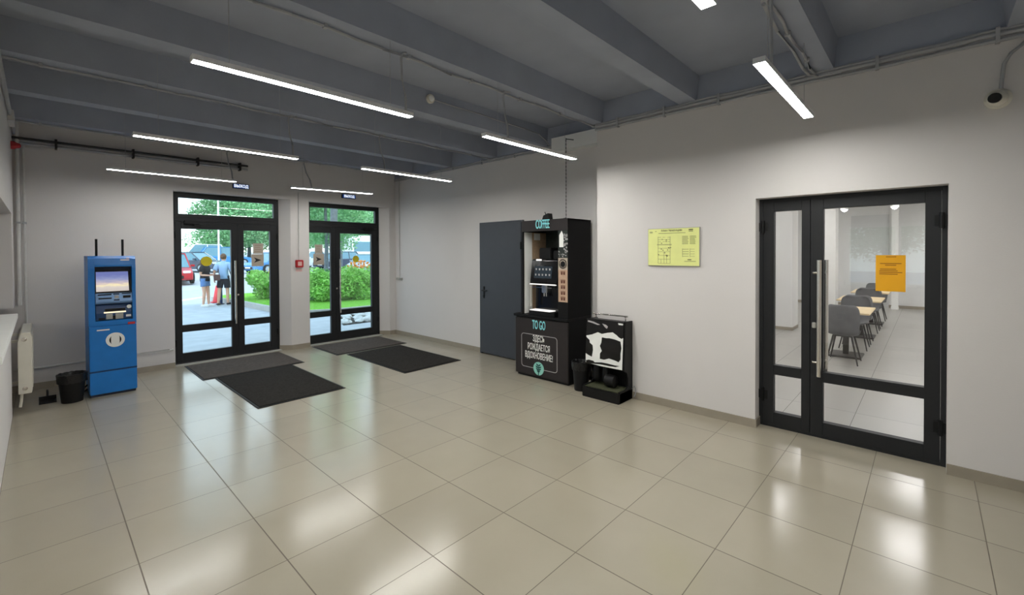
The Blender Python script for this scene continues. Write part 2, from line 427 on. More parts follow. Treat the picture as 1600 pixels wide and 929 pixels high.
# concrete ribs
for i, (yc, lab) in enumerate([(-6.25, 'concrete ceiling rib nearest the camera end of the hall'), (-5.04, 'concrete ceiling rib at the upper right corner above the camera dome'), (-3.80, 'concrete ceiling rib above the near pair of strip lamps'),
        (-2.57, 'wide looking concrete ceiling rib crossing the top middle'), (-1.38, 'concrete ceiling rib above the second row of strip lamps'), (-0.09, 'concrete ceiling rib beside the round detector'),
        (1.02, 'concrete ceiling rib above the third row of strip lamps'), (2.25, 'concrete ceiling rib between third and farthest strip lamps'), (3.55, 'concrete ceiling rib closest to the entrance doors')]):
    wd = 0.095
    x1 = XR if yc < STEP else XRR
    pr = [(yc - wd, ZBE), (yc + wd, ZBE), (yc + wd + 0.025, ZC), (yc - wd - 0.025, ZC)]
    b = MB(); b.prism(pr, 'x', XL, x1)
    struct('beam', b, 'ceil', lab, 'ceiling beam')
# windows of the left wall
def side_window(nm, y0, y1, lab):
    t = thing(nm, lab, 'window', (-0.8, y0, WZ[0]), kind='structure')
    ym = (y0 + y1) / 2
    build('window_frame', MB().frame2('x', -0.86, -0.80, (y0, y1, WZ[0], WZ[1]), (y0 + .06, y1 - .06, WZ[0] + .06, WZ[1] - .06)).box(-0.855, -0.805, ym - .04, ym + .04, WZ[0] + .06, WZ[1] - .06), 'white', t)
    build('window_pane', MB().box(-0.835, -0.829, y0 + .06, y1 - .06, WZ[0] + .06, WZ[1] - .06), 'glass', t)
    build('window_sill', MB().box(-0.80, -0.545, y0 - 0.04 if y0 < 0 else y0 - .3, min(y1 + .04, 2.88), WZ[0] - 0.04, WZ[0] + 0.012, 0.004), 'white', t)
    return t
w1 = side_window('window_1', W1[0], W1[1], 'white framed window in the left wall above the radiator')
build('roller_blind', MB().box(-.795, -.790, W1[0] + .04, W1[1] - .04, WZ[0] + .03, WZ[1] - .01).cyl((-.785, W1[0] + .04, WZ[1] - .03), (-.785, W1[1] - .04, WZ[1] - .03), .025, 12), mat('grey_blind', (150, 146, 144), .9), w1)
side_window('window_2', W2[0], W2[1], 'white framed window in the left wall beside the camera')

# ------------------------------------------------------------------ glazed entrance doors
def entrance(nm, lab, X0, X1, big, small, hx, closer, flip):
    """X0..X1 frame; big/small = glass x-range of the two leaves"""
    t = thing(nm, lab, 'door', ((X0 + X1) / 2, 4.35, 0), kind='structure')
    ya, yb = 4.32, 4.40
    tz0, tz1 = 2.45, 2.715
    lo, hi = min(big[0], small[0]), max(big[1], small[1])
    fr = MB().frame2('y', ya, yb, (X0, X1, 0.0, 2.80), (X0 + .035, X1 - .035, 0.025, 2.765))
    fr.box(X0 + .035, X1 - .035, ya, yb, 2.33, 2.39)
    build('frame', fr, 'frame', t, bevel=.003)
    build('transom_bar', MB().frame2('y', ya - .004, yb - .01, (X0 + .035, X1 - .035, 2.39, 2.765), (X0 + .09, X1 - .09, tz0, tz1)), 'frame_in', t, bevel=.003)
    build('transom_pane', MB().box(X0 + .088, X1 - .088, 4.355, 4.363, tz0 - .004, tz1 + .004), 'glass', t)
    split = (max(min(big), min(small)) + min(max(big), max(small))) / 2
    for (g, isbig) in ((big, True), (small, False)):
        e0 = X0 + .037 if g[0] == lo else split + .002
        e1 = X1 - .037 if g[1] == hi else split - .002
        lf = MB()
        y0, y1 = ya + .002, yb - .012
        lf.frame2('y', y0, y1, (e0, e1, 0.03, 2.328), (g[0], g[1], 0.178, 2.21))
        lf.box(g[0], g[1], y0, y1, 0.522, 0.636)
        L = build('leaf', lf, 'frame_in', t, bevel=.003)
        build('glass_pane', MB().box(g[0] - .004, g[1] + .004, 4.355, 4.363, 0.632, 2.214), 'glass', L)
        build('glass_pane', MB().box(g[0] - .004, g[1] + .004, 4.355, 4.363, 0.174, 0.526), 'glass', L)
        # hinges
        hy = e0 if g[0] == lo else e1
        for hz in (0.3, 2.05):
            build('hinge', MB().cyl((hy, ya - .008, hz), (hy, ya - .008, hz + .11), .013, 10), 'black', L)
        if isbig:
            h = MB().cyl((hx, ya - .055, 0.58), (hx, ya - .055, 1.68), 0.016, 14)
            for hz in (0.72, 1.54): h.cyl((hx, ya - .055, hz), (hx, ya + .01, hz), 0.010, 10)
            build('pull_handle', h, 'steel', L, smooth=True)
            build('lock_cylinder', MB().cyl((hx + (0.05 if not flip else -.05), ya - .012, 1.08), (hx + (0.05 if not flip else -.05), ya + .01, 1.08), .016, 12), 'steel', L)
    cl = MB().box(closer[0], closer[1], ya - .055, ya, 2.285, 2.345, .005)
    xm = (closer[0] + closer[1]) / 2
    cl.cyl((xm + .03, ya - .03, 2.285), (xm + .03, ya - .03, 2.262), .012)
    cl.poly([(xm + .02, ya - .04, 2.258), (xm + .035, ya - .02, 2.258), (xm + .30 * (1 if not flip else -1), ya - .10, 2.30), (xm + .28 * (1 if not flip else -1), ya - .115, 2.30)], (0, 0, .006))
    build('door_closer', cl, 'black', t)
    build('threshold', MB().box(X0, X1, 4.20, 4.32, 0.0, 0.012), 'silver', t)
    return t
entrance('door_1', 'left of the two anthracite glazed double entrance doors, wide leaf on its left', 1.085, 2.695, (1.21, 1.915), (2.11, 2.54), 1.962, (1.245, 1.46), False)
entrance('door_2', 'right of the two anthracite glazed double entrance doors, wide leaf on its right', 3.178, 4.765, (3.88, 4.585), (3.25, 3.68), 3.845, (4.39, 4.62), True)
# ------------------------------------------------------------------ cafe door (right wall)
def cafe_door():
    t = thing('door_4', 'anthracite glazed cafe door with narrow side leaf in right wall', 'door', (4.78, -3.95, 0), kind='structure')
    xa, xb = 4.74, 4.82
    build('frame', MB().frame2('x', xa, xb, (-4.645, -3.25, 0.0, 2.33), (-4.61, -3.285, 0.03, 2.295)), 'frame', t, bevel=.003)
    def leaf(e0, e1, g0, g1, hy):
        lf = MB().frame2('x', xa - .004, xb - .01, (e0, e1, 0.028, 2.297), (g0, g1, 0.155, 2.20))
        lf.box(xa - .004, xb - .01, g0, g1, 0.54, 0.638)
        L = build('leaf', lf, 'frame_in', t, bevel=.003)
        build('glass_pane', MB().box(4.775, 4.783, g0 - .004, g1 + .004, 0.634, 2.204), 'glass2', L)
        build('glass_pane', MB().box(4.775, 4.783, g0 - .004, g1 + .004, 0.151, 0.544), 'glass2', L)
        for hz in (0.26, 1.98):
            b = MB().cyl((xa - .018, hy, hz), (xa - .018, hy, hz + .13), .016, 12)
            b.box(xa - .012, xa, hy - .045, hy + .045, hz + .02, hz + .11)
            build('hinge', b, 'black', L)
        return L
    leaf(-3.694, -3.287, -3.623, -3.384, -3.287)
    L = leaf(-4.608, -3.698, -4.508, -3.80, -4.61)
    for k, (xo, ny) in enumerate(((-0.055, -3.774), (0.12, -3.805))):
        xh = xa + xo
        h = MB().cyl((xh, ny, 0.60), (xh, ny, 1.71), 0.020, 16)
        for hz in (0.735, 1.59):
            h.cyl((xh, ny, hz), (xa if xo < 0 else xb - .01, ny + .0, hz), 0.010, 10); h.cyl((xh, ny, hz), (xh - .0, ny + .05, hz), 0.012, 10)
        build('pull_handle', h, 'steel', L, smooth=True)
    build('lock_plate', MB().cyl((xa - .012, -3.728, 1.06), (xa - .012, -3.728, 1.105), .016, 12).box(xa - .014, xa - .004, -3.744, -3.712, 1.055, 1.11, .004), 'silver', L)
cafe_door()
# ------------------------------------------------------------------ grey steel door in the recess
t = thing('door_3', 'plain dark grey steel door left of the coffee kiosk', 'door', (5.04, 0.83, 0), kind='structure')
build('frame', MB().frame2('x', 5.035, XRR, (0.30, 1.345, 0, 2.33), (0.35, 1.295, 0, 2.28)), 'greydoor', t, bevel=.004)
L = build('leaf', MB().box(5.022, XRR - .005, 0.335, 1.31, 0.02, 2.295), 'greydoor', t, bevel=.004)
h = MB().box(5.012, 5.022, 1.20, 1.235, 0.99, 1.20, .003).cyl((4.97, 1.217, 1.13), (5.015, 1.217, 1.13), .010, 10).cyl((4.972, 1.222, 1.13), (4.972, 1.10, 1.13), .010, 10).cyl((5.0, 1.217, 1.03), (5.015, 1.217, 1.03), .012, 10)
build('lever_handle', h, 'black', L, smooth=True)
for hz in (0.35, 1.85): build('hinge', MB().cyl((5.018, 0.335, hz), (5.018, 0.335, hz + .12), .013, 10), 'black', L)

# ================================================================== LAMPS
lamp_rows = [(-3.80, 'near'), (-1.45, 'second'), (0.87, 'third'), (3.24, 'far')]
def lamp(loc, lab, cord_x, cord_y, zt, first):
    """1.47 m strip, bottom at local z 0"""
    t = thing('strip_lamp', lab, 'ceiling lamp', loc, group='white linear pendant lamps')
    build('housing', MB().box(-.735, .735, -.034, .034, .004, .032).box(-.735, .735, -.034, -.0325, -.001, .004).box(-.735, .735, .0325, .034, -.001, .004), 'lampbody', t, local=True)
    build('diffuser', MB().box(-.733, .733, -.0322, .0322, 0.0, .0038), first, t, local=True)
    for sx in (-1, 1):
        build('end_cap', MB().box(sx * .735, sx * .741, -.034, .034, -.001, .032), 'lampbody', t, local=True)
    for wx in (-.55, .55):
        build('suspension_wire', MB().cyl((wx, 0, .032), (wx, 0, zt - loc[2]), .0018, 6), 'conduit', t, local=True)
    return t
names = {
 (0, 0): 'strip lamp cut off by the top edge of the photo', (0, 1): 'short looking strip lamp at upper right pointing at the cafe door',
 (1, 0): 'longest looking strip lamp at upper left, second row', (1, 1): 'strip lamp hanging just above the coffee kiosk chain',
 (2, 0): 'strip lamp hanging above the cash machine, third row left', (2, 1): 'strip lamp left of the kiosk, third row, above the grey door',
 (3, 0): 'farthest strip lamp on the left, beside the left exit sign', (3, 1): 'smallest looking strip lamp above the right exit sign'}
xs = [(0.24 + 0.735), (2.53 + 0.735)]
for r, (y, nm) in enumerate(lamp_rows):
    yb = {0: -3.80, 1: -1.38, 2: 1.02, 3: 3.55}[r]
    for c in (0, 1):
        zt = ZBE if abs(y - yb) < .09 else ZC
        t = lamp((xs[c], y, 2.90), names[(r, c)], 0, 0, zt, ('lamp', 'lamp', 'lamp_mid', 'lamp_dim')[r])
        if (r, c) == (3, 1): t.location.z = 2.912; t.rotation_euler.y = -0.022      # hangs slightly askew
        # flexible supply conduit from the rib down to the lamp
        cx = 1.667 if c == 0 else 2.86
        if r == 0: cx = 1.667 if c == 0 else 2.80
        lx = cx - xs[c]
        zc = ZBE - 2.90
        dy = yb - y
        pth = [(lx + (.05 if c == 0 else .10), dy, zc - .008), (lx + .02, dy, zc - .02), (lx, dy * .95, zc - .07), (lx - .008, dy * .6, zc * .55), (lx + .004, dy * .2, zc * .3), (lx, 0, .032)]
        build('supply_conduit', MB().tube(pth, .010, 8), 'conduit', t, local=True, smooth=True)
# surface conduits under the ribs
def conduit(name, lab, paths, r=.010, m='conduit', cat='conduit', group=None):
    b = MB()
    for p in paths: b.tube(p, r, 8)
    return tag(build(name, b, m, smooth=True), lab, cat, group)
for yb, lab in ((-3.80, 'grey conduit clipped under the rib above the near lamps'), (-1.38, 'grey conduit clipped under the rib above the longest looking lamp'), (1.02, 'grey conduit clipped under the rib above the third lamp row'), (3.55, 'grey conduit clipped under the rib by the entrance doors')):
    x1 = XR - .02 if yb < STEP else XRR - .02
    b = MB(); pts = []
    for k in range(25):
        x = XL + .02 + (x1 - XL - .02) * k / 24
        pts.append((x, yb + .045 + .010 * math.sin(k * 1.7), ZBE - .014 - .006 * abs(math.sin(k * .9))))
    b.tube(pts, .011, 8)
    c = tag(build('conduit', b, 'conduit', smooth=True), lab, 'conduit')
    cb = MB()
    for k in range(1, 24, 3):
        p = pts[k]; cb.box(p[0] - .012, p[0] + .012, p[1] - .02, p[1] + .02, p[2] - .014, ZBE)
    pieces('clip', cb, 'conduit', c)
# cable bundle along the top of the right wall
b = MB(); pts = []
def bundle(x, y0, y1, z, seed, n=26):
    rnd = random.Random(seed); return [(x, y0 + (y1 - y0) * k / n, z + rnd.uniform(-.006, .006)) for k in range(n + 1)]
t = thing('cable_duct', 'grey cable bundle running along the top of the near right wall', 'cable', (XR, -4, 3.4))
for k, (dz, r) in enumerate(((3.415, .020), (3.372, .016), (3.445, .014))):
    build('cable', MB().tube(bundle(XR - .022, FRONT_Y + .02, STEP + .01, dz, k + 3), r, 8), 'conduit', t, smooth=True)
for y in (-6.4, -5.6, -4.9, -4.2, -3.5, -2.9, -2.3, -1.7): pieces('clip', MB().box(XR - .046, XR, y - .012, y + .012, 3.35, 3.465), 'conduit', t)
t = thing('cable_duct', 'thin grey cable bundle along the top of the recessed wall behind the kiosk', 'cable', (XRR, 1, 3.42))
for k, (dz, r) in enumerate(((3.425, .016), (3.39, .012))):
    build('cable', MB().tube(bundle(XRR - .018, STEP + .03, YB - .02, dz, k + 8), r, 8), 'conduit', t, smooth=True)
for y in (-1.1, -.3, .5, 1.3, 2.1, 2.9, 3.7): pieces('clip', MB().box(XRR - .036, XRR, y - .01, y + .01, 3.375, 3.445), 'conduit', t)
# conduit of the nearest right beam down to the wall
conduit('conduit', 'pale flexible conduit hanging beside the upper right strip lamp', [[(2.95, -3.72, 3.44), (3.4, -3.70, 3.43), (3.9, -3.71, 3.44), (4.3, -3.70, 3.43), (4.5, -3.715, 3.42), (4.565, -3.78, 3.405), (4.575, -3.95, 3.40)]], .012)
# detector
t = thing('smoke_detector', 'small white round detector on the side of a ceiling rib', 'detector', (2.82, -.215, 3.62))
build('base', MB().lathe([(.052, .028), (.054, .0), (.050, -.012), (.02, -.012)], (2.82, -.225, 3.62), 24, axis='y'), 'cream', t, smooth=True)
build('dome', MB().lathe([(.036, -.012), (.032, -.03), (.018, -.038), (.004, -.040)], (2.82, -.225, 3.62), 24, axis='y'), 'white', t, smooth=True)
conduit('conduit', 'thin conduit sagging from the round detector to the recessed wall', [[(2.86, -.225, 3.62), (3.2, -.225, 3.61), (3.6, -.225, 3.615), (4.0, -.225, 3.60), (4.5, -.225, 3.60), (4.8, -.235, 3.58), (4.95, -.24, 3.52), (5.05, -.25, 3.44)]], .009)
# pipes under the ceiling above the entrance doors
t = thing('pipe_run', 'dark pipe pair below the ceiling above the cash machine', 'pipe', (0.7, 4.0, 3.3))
build('pipe', MB().cyl((XL, 4.08, 3.31), (2.12, 4.08, 3.31), .017, 14), 'darkmetal', t, smooth=True)
build('pipe', MB().cyl((XL, 4.10, 3.25), (2.12, 4.10, 3.25), .018, 14), 'conduit', t, smooth=True)
for x in (-.2, .6, 1.4, 2.0): pieces('bracket', MB().box(x - .012, x + .012, 4.05, YB, 3.22, 3.35), 'kiosk', t)

# wall pipes in the left corner
t = thing('heating_riser', 'pair of vertical grey pipes in the left far corner', 'pipe', (-.56, 4.08, 0))
build('pipe', MB().cyl((-.555, 4.09, 1.14), (-.555, 4.09, ZC), .020, 14), 'conduit_w', t, smooth=True)
build('pipe', MB().cyl((-.50, 4.10, 0.30), (-.50, 4.10, 3.22), .014, 14), 'conduit_w', t, smooth=True)
pieces('clip', MB().box(-.575, -.535, 4.07, YB, 2.2, 2.225).box(-.52, -.48, 4.085, YB, 2.2, 2.225), 'conduit', t)
t = thing('sounder', 'small red alarm sounder high in the left corner', 'alarm', (-.56, 3.7, 3.2))
build('body', MB().lathe([(.05, 0), (.05, .03), (.035, .05), (.03, .075)], (XL, 3.78, 3.16), 18, axis='x'), 'red', t, smooth=True)
build('cover', MB().lathe([(.03, .075), (.018, .085), (.004, .088)], (XL, 3.78, 3.16), 18, axis='x'), 'red', t, smooth=True)
t = thing('cable_duct', 'ragged cable bundle and junction box along the top of the left wall', 'cable', (XL, 2, 3.4))
for k, (dz, r) in enumerate(((3.40, .016), (3.36, .013))):
    build('cable', MB().tube(bundle(XL + .02, FRONT_Y + .02, 4.1, dz, k + 21), r, 8), 'conduit', t, smooth=True)
build('junction_box', MB().box(XL, XL + .05, 2.95, 3.35, 3.30, 3.42, .004), 'conduit_w', t)
tag(build('heating_pipe', MB().tube([(-.62, 4.09, .30), (-.3, 4.09, .295), (.3, 4.09, .30), (1.0, 4.09, .30), (1.04, 4.11, .30), (1.04, 4.145, .30)], .016, 12), 'conduit_w', smooth=True), 'thin horizontal heating pipe low on far wall behind the cash machine', 'pipe')

# radiator in the niche
t = thing('radiator', 'cream panel radiator in the left corner seen end on', 'radiator', (-.505, 3.55, .2))
b = MB().prism([(-.557, .205), (-.452, .205), (-.446, .24), (-.446, .87), (-.452, .905), (-.53, .905), (-.557, .80)], 'y', 3.0, 4.02)
build('panel', b, 'cream', t, bevel=.006)
for z in (.27, .83): build('valve_cap', MB().lathe([(.021, 0), (.021, -.012), (.012, -.014), (.012, -.008)], (-.503, 3.0, z), 18, axis='y'), 'steel', t, smooth=True)
b = MB()
for k in range(13): b.box(-.446, -.440, 3.06 + k * .073, 3.10 + k * .073, .26, .85)
pieces('fin', b, 'cream', t)
build('supply_pipe', MB().tube([(-.53, 3.05, .205), (-.535, 3.05, .12), (-.545, 3.05, .05)], .014, 10), 'cream', t, smooth=True)
pieces('bracket', MB().box(-.74, -.557, 3.15, 3.18, .78, .81).box(-.74, -.557, 3.15, 3.18, .30, .33).box(-.74, -.557, 3.8, 3.83, .78, .81), 'cream', t)

# waste bin and dustpan
def bin_(name, lab, c, r0, r1, h):
    t = thing(name, lab, 'waste bin', c)
    build('bucket', MB().lathe([(r0 * .2, .004), (r0, 0), (r1, h), (r1 - .01, h), (r0 - .012, .012)], (0, 0, 0), 28), 'black', t, local=True, smooth=True)
    pr = []; b = MB(); n = 36
    rings = []
    for (rr, z, am) in ((r1 + .004, h - .09, .008), (r1 + .010, h - .03, .006), (r1 + .012, h + .012, .004), (r1 - .005, h + .018, .004), (r1 - .02, h - .02, .006), (r1 - .035, h - .10, .01)):
        ring = []
        for k in range(n):
            a = 2 * PI * k / n; q = rr + am * math.sin(k * 2.3 + z * 40) + am * .5 * math.sin(k * 5.1)
            ring.append(b.b.verts.new((q * math.cos(a), q * math.sin(a), z + am * .9 * math.sin(k * 3.7))))
        rings.append(ring)
    for A, B in zip(rings, rings[1:]):
        for k in range(n): b.b.faces.new((A[k], A[(k + 1) % n], B[(k + 1) % n], B[k]))
    build('bin_liner', b, 'bag', t, local=True, smooth=True)
    return t
bin_('waste_bin', 'black bin with liner between radiator and blue cash machine', (-.118, 3.11, 0), .098, .128, .33)
bin_('waste_bin', 'black bin with liner between coffee kiosk and shoe polisher', (4.46, -1.225, 0), .09, .115, .36)
t = thing('dustpan', 'black dustpan lying on the floor left of the bin', 'dustpan', (-.32, 3.3, 0))
build('pan', MB().prism([(3.22, .0), (3.42, .0), (3.42, .05), (3.405, .05), (3.40, .008), (3.22, .006)], 'x', -.40, -.25), 'black', t)
build('handle', MB().tube([(-.325, 3.41, .04), (-.325, 3.52, .07), (-.325, 3.62, .075)], .012, 8), 'black', t, smooth=True)

# ================================================================== DOOR MATS
def rug(lab, x0, x1, y0, y1, z, m):
    t = thing('door_mat', lab, 'door mat', ((x0 + x1) / 2, (y0 + y1) / 2, 0))
    build('backing', MB().box(x0, x1, y0, y1, 0.0005, z - .004, .002), 'rubber', t)
    build('pile', MB().box(x0 + .025, x1 - .025, y0 + .025, y1 - .025, z - .004, z + .003, .002), m, t)
rug('black door mat in front of the left entrance, the nearer one', 1.335, 2.40, 1.12, 2.935, .012, 'mat_d')
rug('worn brown door mat right against the left entrance door', 1.19, 2.60, 2.965, 4.13, .010, 'mat_b')
rug('black door mat in front of the right entrance, the nearer one', 3.335, 4.425, 1.155, 2.985, .012, 'mat_d')
rug('worn brown door mat right against the right entrance door', 3.19, 4.62, 3.05, 4.11, .010, 'mat_b')

# ================================================================== EXIT SIGNS, ALARM, BOARD
def exit_sign(lab, x0, x1, z0, z1):
    t = thing('exit_sign', lab, 'exit sign', ((x0 + x1) / 2, 4.12, z0), group='blue exit signs')
    build('case', MB().box(x0, x1, 4.10, YB, z0, z1, .004), 'navy', t)
    build('face', MB().box(x0 + .008, x1 - .008, 4.097, 4.101, z0 + .007, z1 - .007), 'exitblue', t)
    text('ВЫХОД', .068, '-y', ((x0 + x1) / 2, 4.095, (z0 + z1) / 2), 'exittext', t, 'lettering', sx=.86, bold=.001)
exit_sign('blue lit exit sign over the left entrance door', 1.895, 2.145, 2.915, 2.995)
exit_sign('blue lit exit sign over the right entrance door', 3.83, 4.115, 2.915, 2.995)
t = thing('fire_alarm', 'red fire alarm call point on the pier between entrance doors', 'fire alarm', (2.985, 4.13, 1.6))
build('body', MB().box(2.915, 3.055, 4.105, YB, 1.535, 1.675, .008), 'red', t)
build('push_plate', MB().box(2.948, 3.022, 4.099, 4.105, 1.565, 1.645, .003), 'pink', t)
build('label_strip', MB().box(2.93, 3.04, YB - .004, YB, 1.455, 1.51), 'pink', t)
conduit('conduit', 'white vertical conduit above the red fire alarm', [[(2.985, 4.138, 1.675), (2.985, 4.138, 2.95)]], .010, 'conduit_w')
t = thing('thermostat', 'small grey box at the end of the corner conduit', 'switch', (5.06, 3.98, 1.2))
build('body', MB().box(5.035, XRR, 3.86, 4.08, 1.205, 1.255, .005), 'silver', t)
build('lever', MB().box(5.025, 5.035, 3.93, 3.97, 1.215, 1.245, .003), 'conduit', t)
conduit('conduit', 'white vertical conduit in the corner right of the right entrance', [[(5.058, 3.97, 1.255), (5.058, 3.97, 3.4)]], .010, 'conduit_w')

# evacuation plan
t = thing('evacuation_plan', 'yellow green evacuation plan board on the right wall', 'notice board', (4.59, -2.40, 1.63))
build('board', MB().box(4.578, XR, -2.703, -2.098, 1.632, 2.068, .003), 'silver', t)
build('sheet', MB().box(4.576, 4.579, -2.697, -2.104, 1.638, 2.062), 'lime', t)
XB = 4.5755
text('ПЛАН ЭВАКУАЦИИ', .026, '-x', (XB, -2.385, 2.038), 'ink', t, 'title', bold=.0006, thick=.0005)
def PB(u, v): return (-2.098 - u * .605, 2.068 - v * .436)
b = MB(); rnd = random.Random(3)
def seg(b, u0, v0, u1, v1, th=.0022):
    (a0, c0), (a1, c1) = PB(u0, v0), PB(u1, v1)
    if abs(u0 - u1) < 1e-6: b.box(XB - .0006, XB + .0006, a0 - th / 2, a0 + th / 2, c0, c1)
    else: b.box(XB - .0006, XB + .0006, a0, a1, c0 - th / 2, c0 + th / 2)
for u in (.21, .45): seg(b, u, .22, u, .93)
for u in (.33,): seg(b, u, .62, u, .93)
for v in (.93, .82, .72, .62, .53): seg(b, .21, v, .45, v)
for v in (.24, .30, .36): seg(b, .21, v, .27, v); seg(b, .30, v, .35, v); seg(b, .40, v, .45, v)
for v in (.425, .445): seg(b, .19, v, .48, v)
for _ in range(16):
    u, v = .21 + rnd.random() * .24, .28 + rnd.random() * .5; seg(b, u, v, u + .02, v, .008)
seg(b, .38, .72, .38, .93); seg(b, .27, .82, .27, .93)
build('floor_plan', b, 'ink', t)
b = MB()
for k in range(7): 
    v = .23 + k * .032; seg(b, .68, v, .68 + .10 + rnd.random() * .02, v, .004); seg(b, .82, v, .82 + .09 + rnd.random() * .03, v, .004)
for v in (.56, .62, .68, .74): seg(b, .69, v, .80, v, .003); seg(b, .83, v, .91, v, .0022)
seg(b, .685, .54, .685, .76); seg(b, .825, .54, .825, .76); seg(b, .78, .83, .85, .83, .008); seg(b, .72, .87, .93, .87, .004); seg(b, .22, .135, .74, .135, .004); seg(b, .04, .09, .10, .09, .004); seg(b, .04, .115, .10, .115, .004); seg(b, .80, .06, .88, .06, .010); seg(b, .80, .10, .88, .10, .006); seg(b, .15, .08, .18, .08, .004)
build('legend', b, 'ink', t)
# orange notice on the cafe door
t = thing('paper_notice', 'orange paper notice taped to the cafe door glass', 'notice', (4.77, -4.285, 1.6))
build('sheet', MB().box(4.7725, 4.7745, -4.386, -4.184, 1.436, 1.757), 'orange', t)
b = MB()
for z, a0, a1 in ((1.742, .07, .14), (1.683, .03, .175), (1.668, .065, .14), (1.633, .03, .14), (1.618, .025, .15), (1.604, .025, .18), (1.589, .025, .15)):
    b.box(4.7715, 4.7726, -4.184 - a0, -4.184 - a1, z - .003, z + .003)
build('text_lines', b, 'inkb', t)
# stickers and arrow notices on the entrance doors
def sticker(lab, x, z, r, group):
    t = thing('sticker', lab, 'sticker', (x, 4.35, z), group=group)
    build('disc', MB().lathe([(.001, -.0012), (r, -.0012), (r, 0), (.001, 0)], (x, 4.354, z), 36, axis='y'), 'yellow', t)
sticker('yellow round sticker on the left entrance glass', 1.557, 1.673, .081, 'yellow glass markers')
sticker('yellow round sticker on the right entrance glass', 4.235, 1.675, .072, 'yellow glass markers')
def notice(lab, x0, x1, z0, z1, arrow, mirror=False):
    t = thing('paper_notice', lab, 'notice', ((x0 + x1) / 2, 4.35, z0))
    build('sheet', MB().box(x0, x1, 4.3515, 4.3535, z0, z1), 'tan', t)
    xm, zm = (x0 + x1) / 2, (z0 + z1) / 2
    if arrow:
        s_ = -1 if mirror else 1
        b = MB().poly([(xm + s_ * .06, 4.3505, zm), (xm - s_ * .06, 4.3505, zm + .05), (xm - s_ * .03, 4.3505, zm), (xm - s_ * .06, 4.3505, zm - .045)], (0, .0008, 0))
        build('arrow', b, 'kiosk', t)
    else:
        b = MB()
        for k in range(4): b.box(x0 + .03, x1 - .03 - .02 * (k % 2), 4.3505, 4.3515, z1 - .04 - k * .035, z1 - .035 - k * .035)
        build('text_lines', b, 'brown', t)
notice('upper tan notice on the left entrance door glass', 2.265, 2.435, 1.795, 1.985, False)
notice('lower tan notice with dark arrow on the left entrance door glass', 2.24, 2.44, 1.57, 1.79, True)
notice('upper tan notice on the right entrance door glass', 3.37, 3.525, 1.795, 1.975, False)
notice('lower tan notice with dark arrow on the right entrance door glass', 3.34, 3.555, 1.57, 1.79, True)

# ================================================================== CCTV
t = thing('security_camera', 'white eyeball security camera high on the right wall', 'camera', (4.6, -4.905, 2.93))
build('base', MB().lathe([(.075, 0), (.075, -.02), (.06, -.03)], (XR, -4.905, 2.935), 28, axis='x'), 'cream', t, smooth=True)
build('eyeball', MB().ball((XR - .055, -4.90, 2.93), .058, seg=22), 'cream', t, smooth=True)
d = Vector((-.93, .33, -.10)).normalized(); c0 = Vector((XR - .055, -4.90, 2.93))
build('lens', MB().cyl(c0 + d * .036, c0 + d * .060, .037, 24), 'blackg', t, smooth=True)
conduit('camera_cable', 'grey cable drooping from the wall top to the security camera', [[(4.585, -5.05, 3.34), (4.583, -5.02, 3.30), (4.585, -4.97, 3.26), (4.588, -4.935, 3.19), (4.588, -4.925, 3.08), (4.588, -4.92, 3.0)]], .012, 'conduit', 'cable')

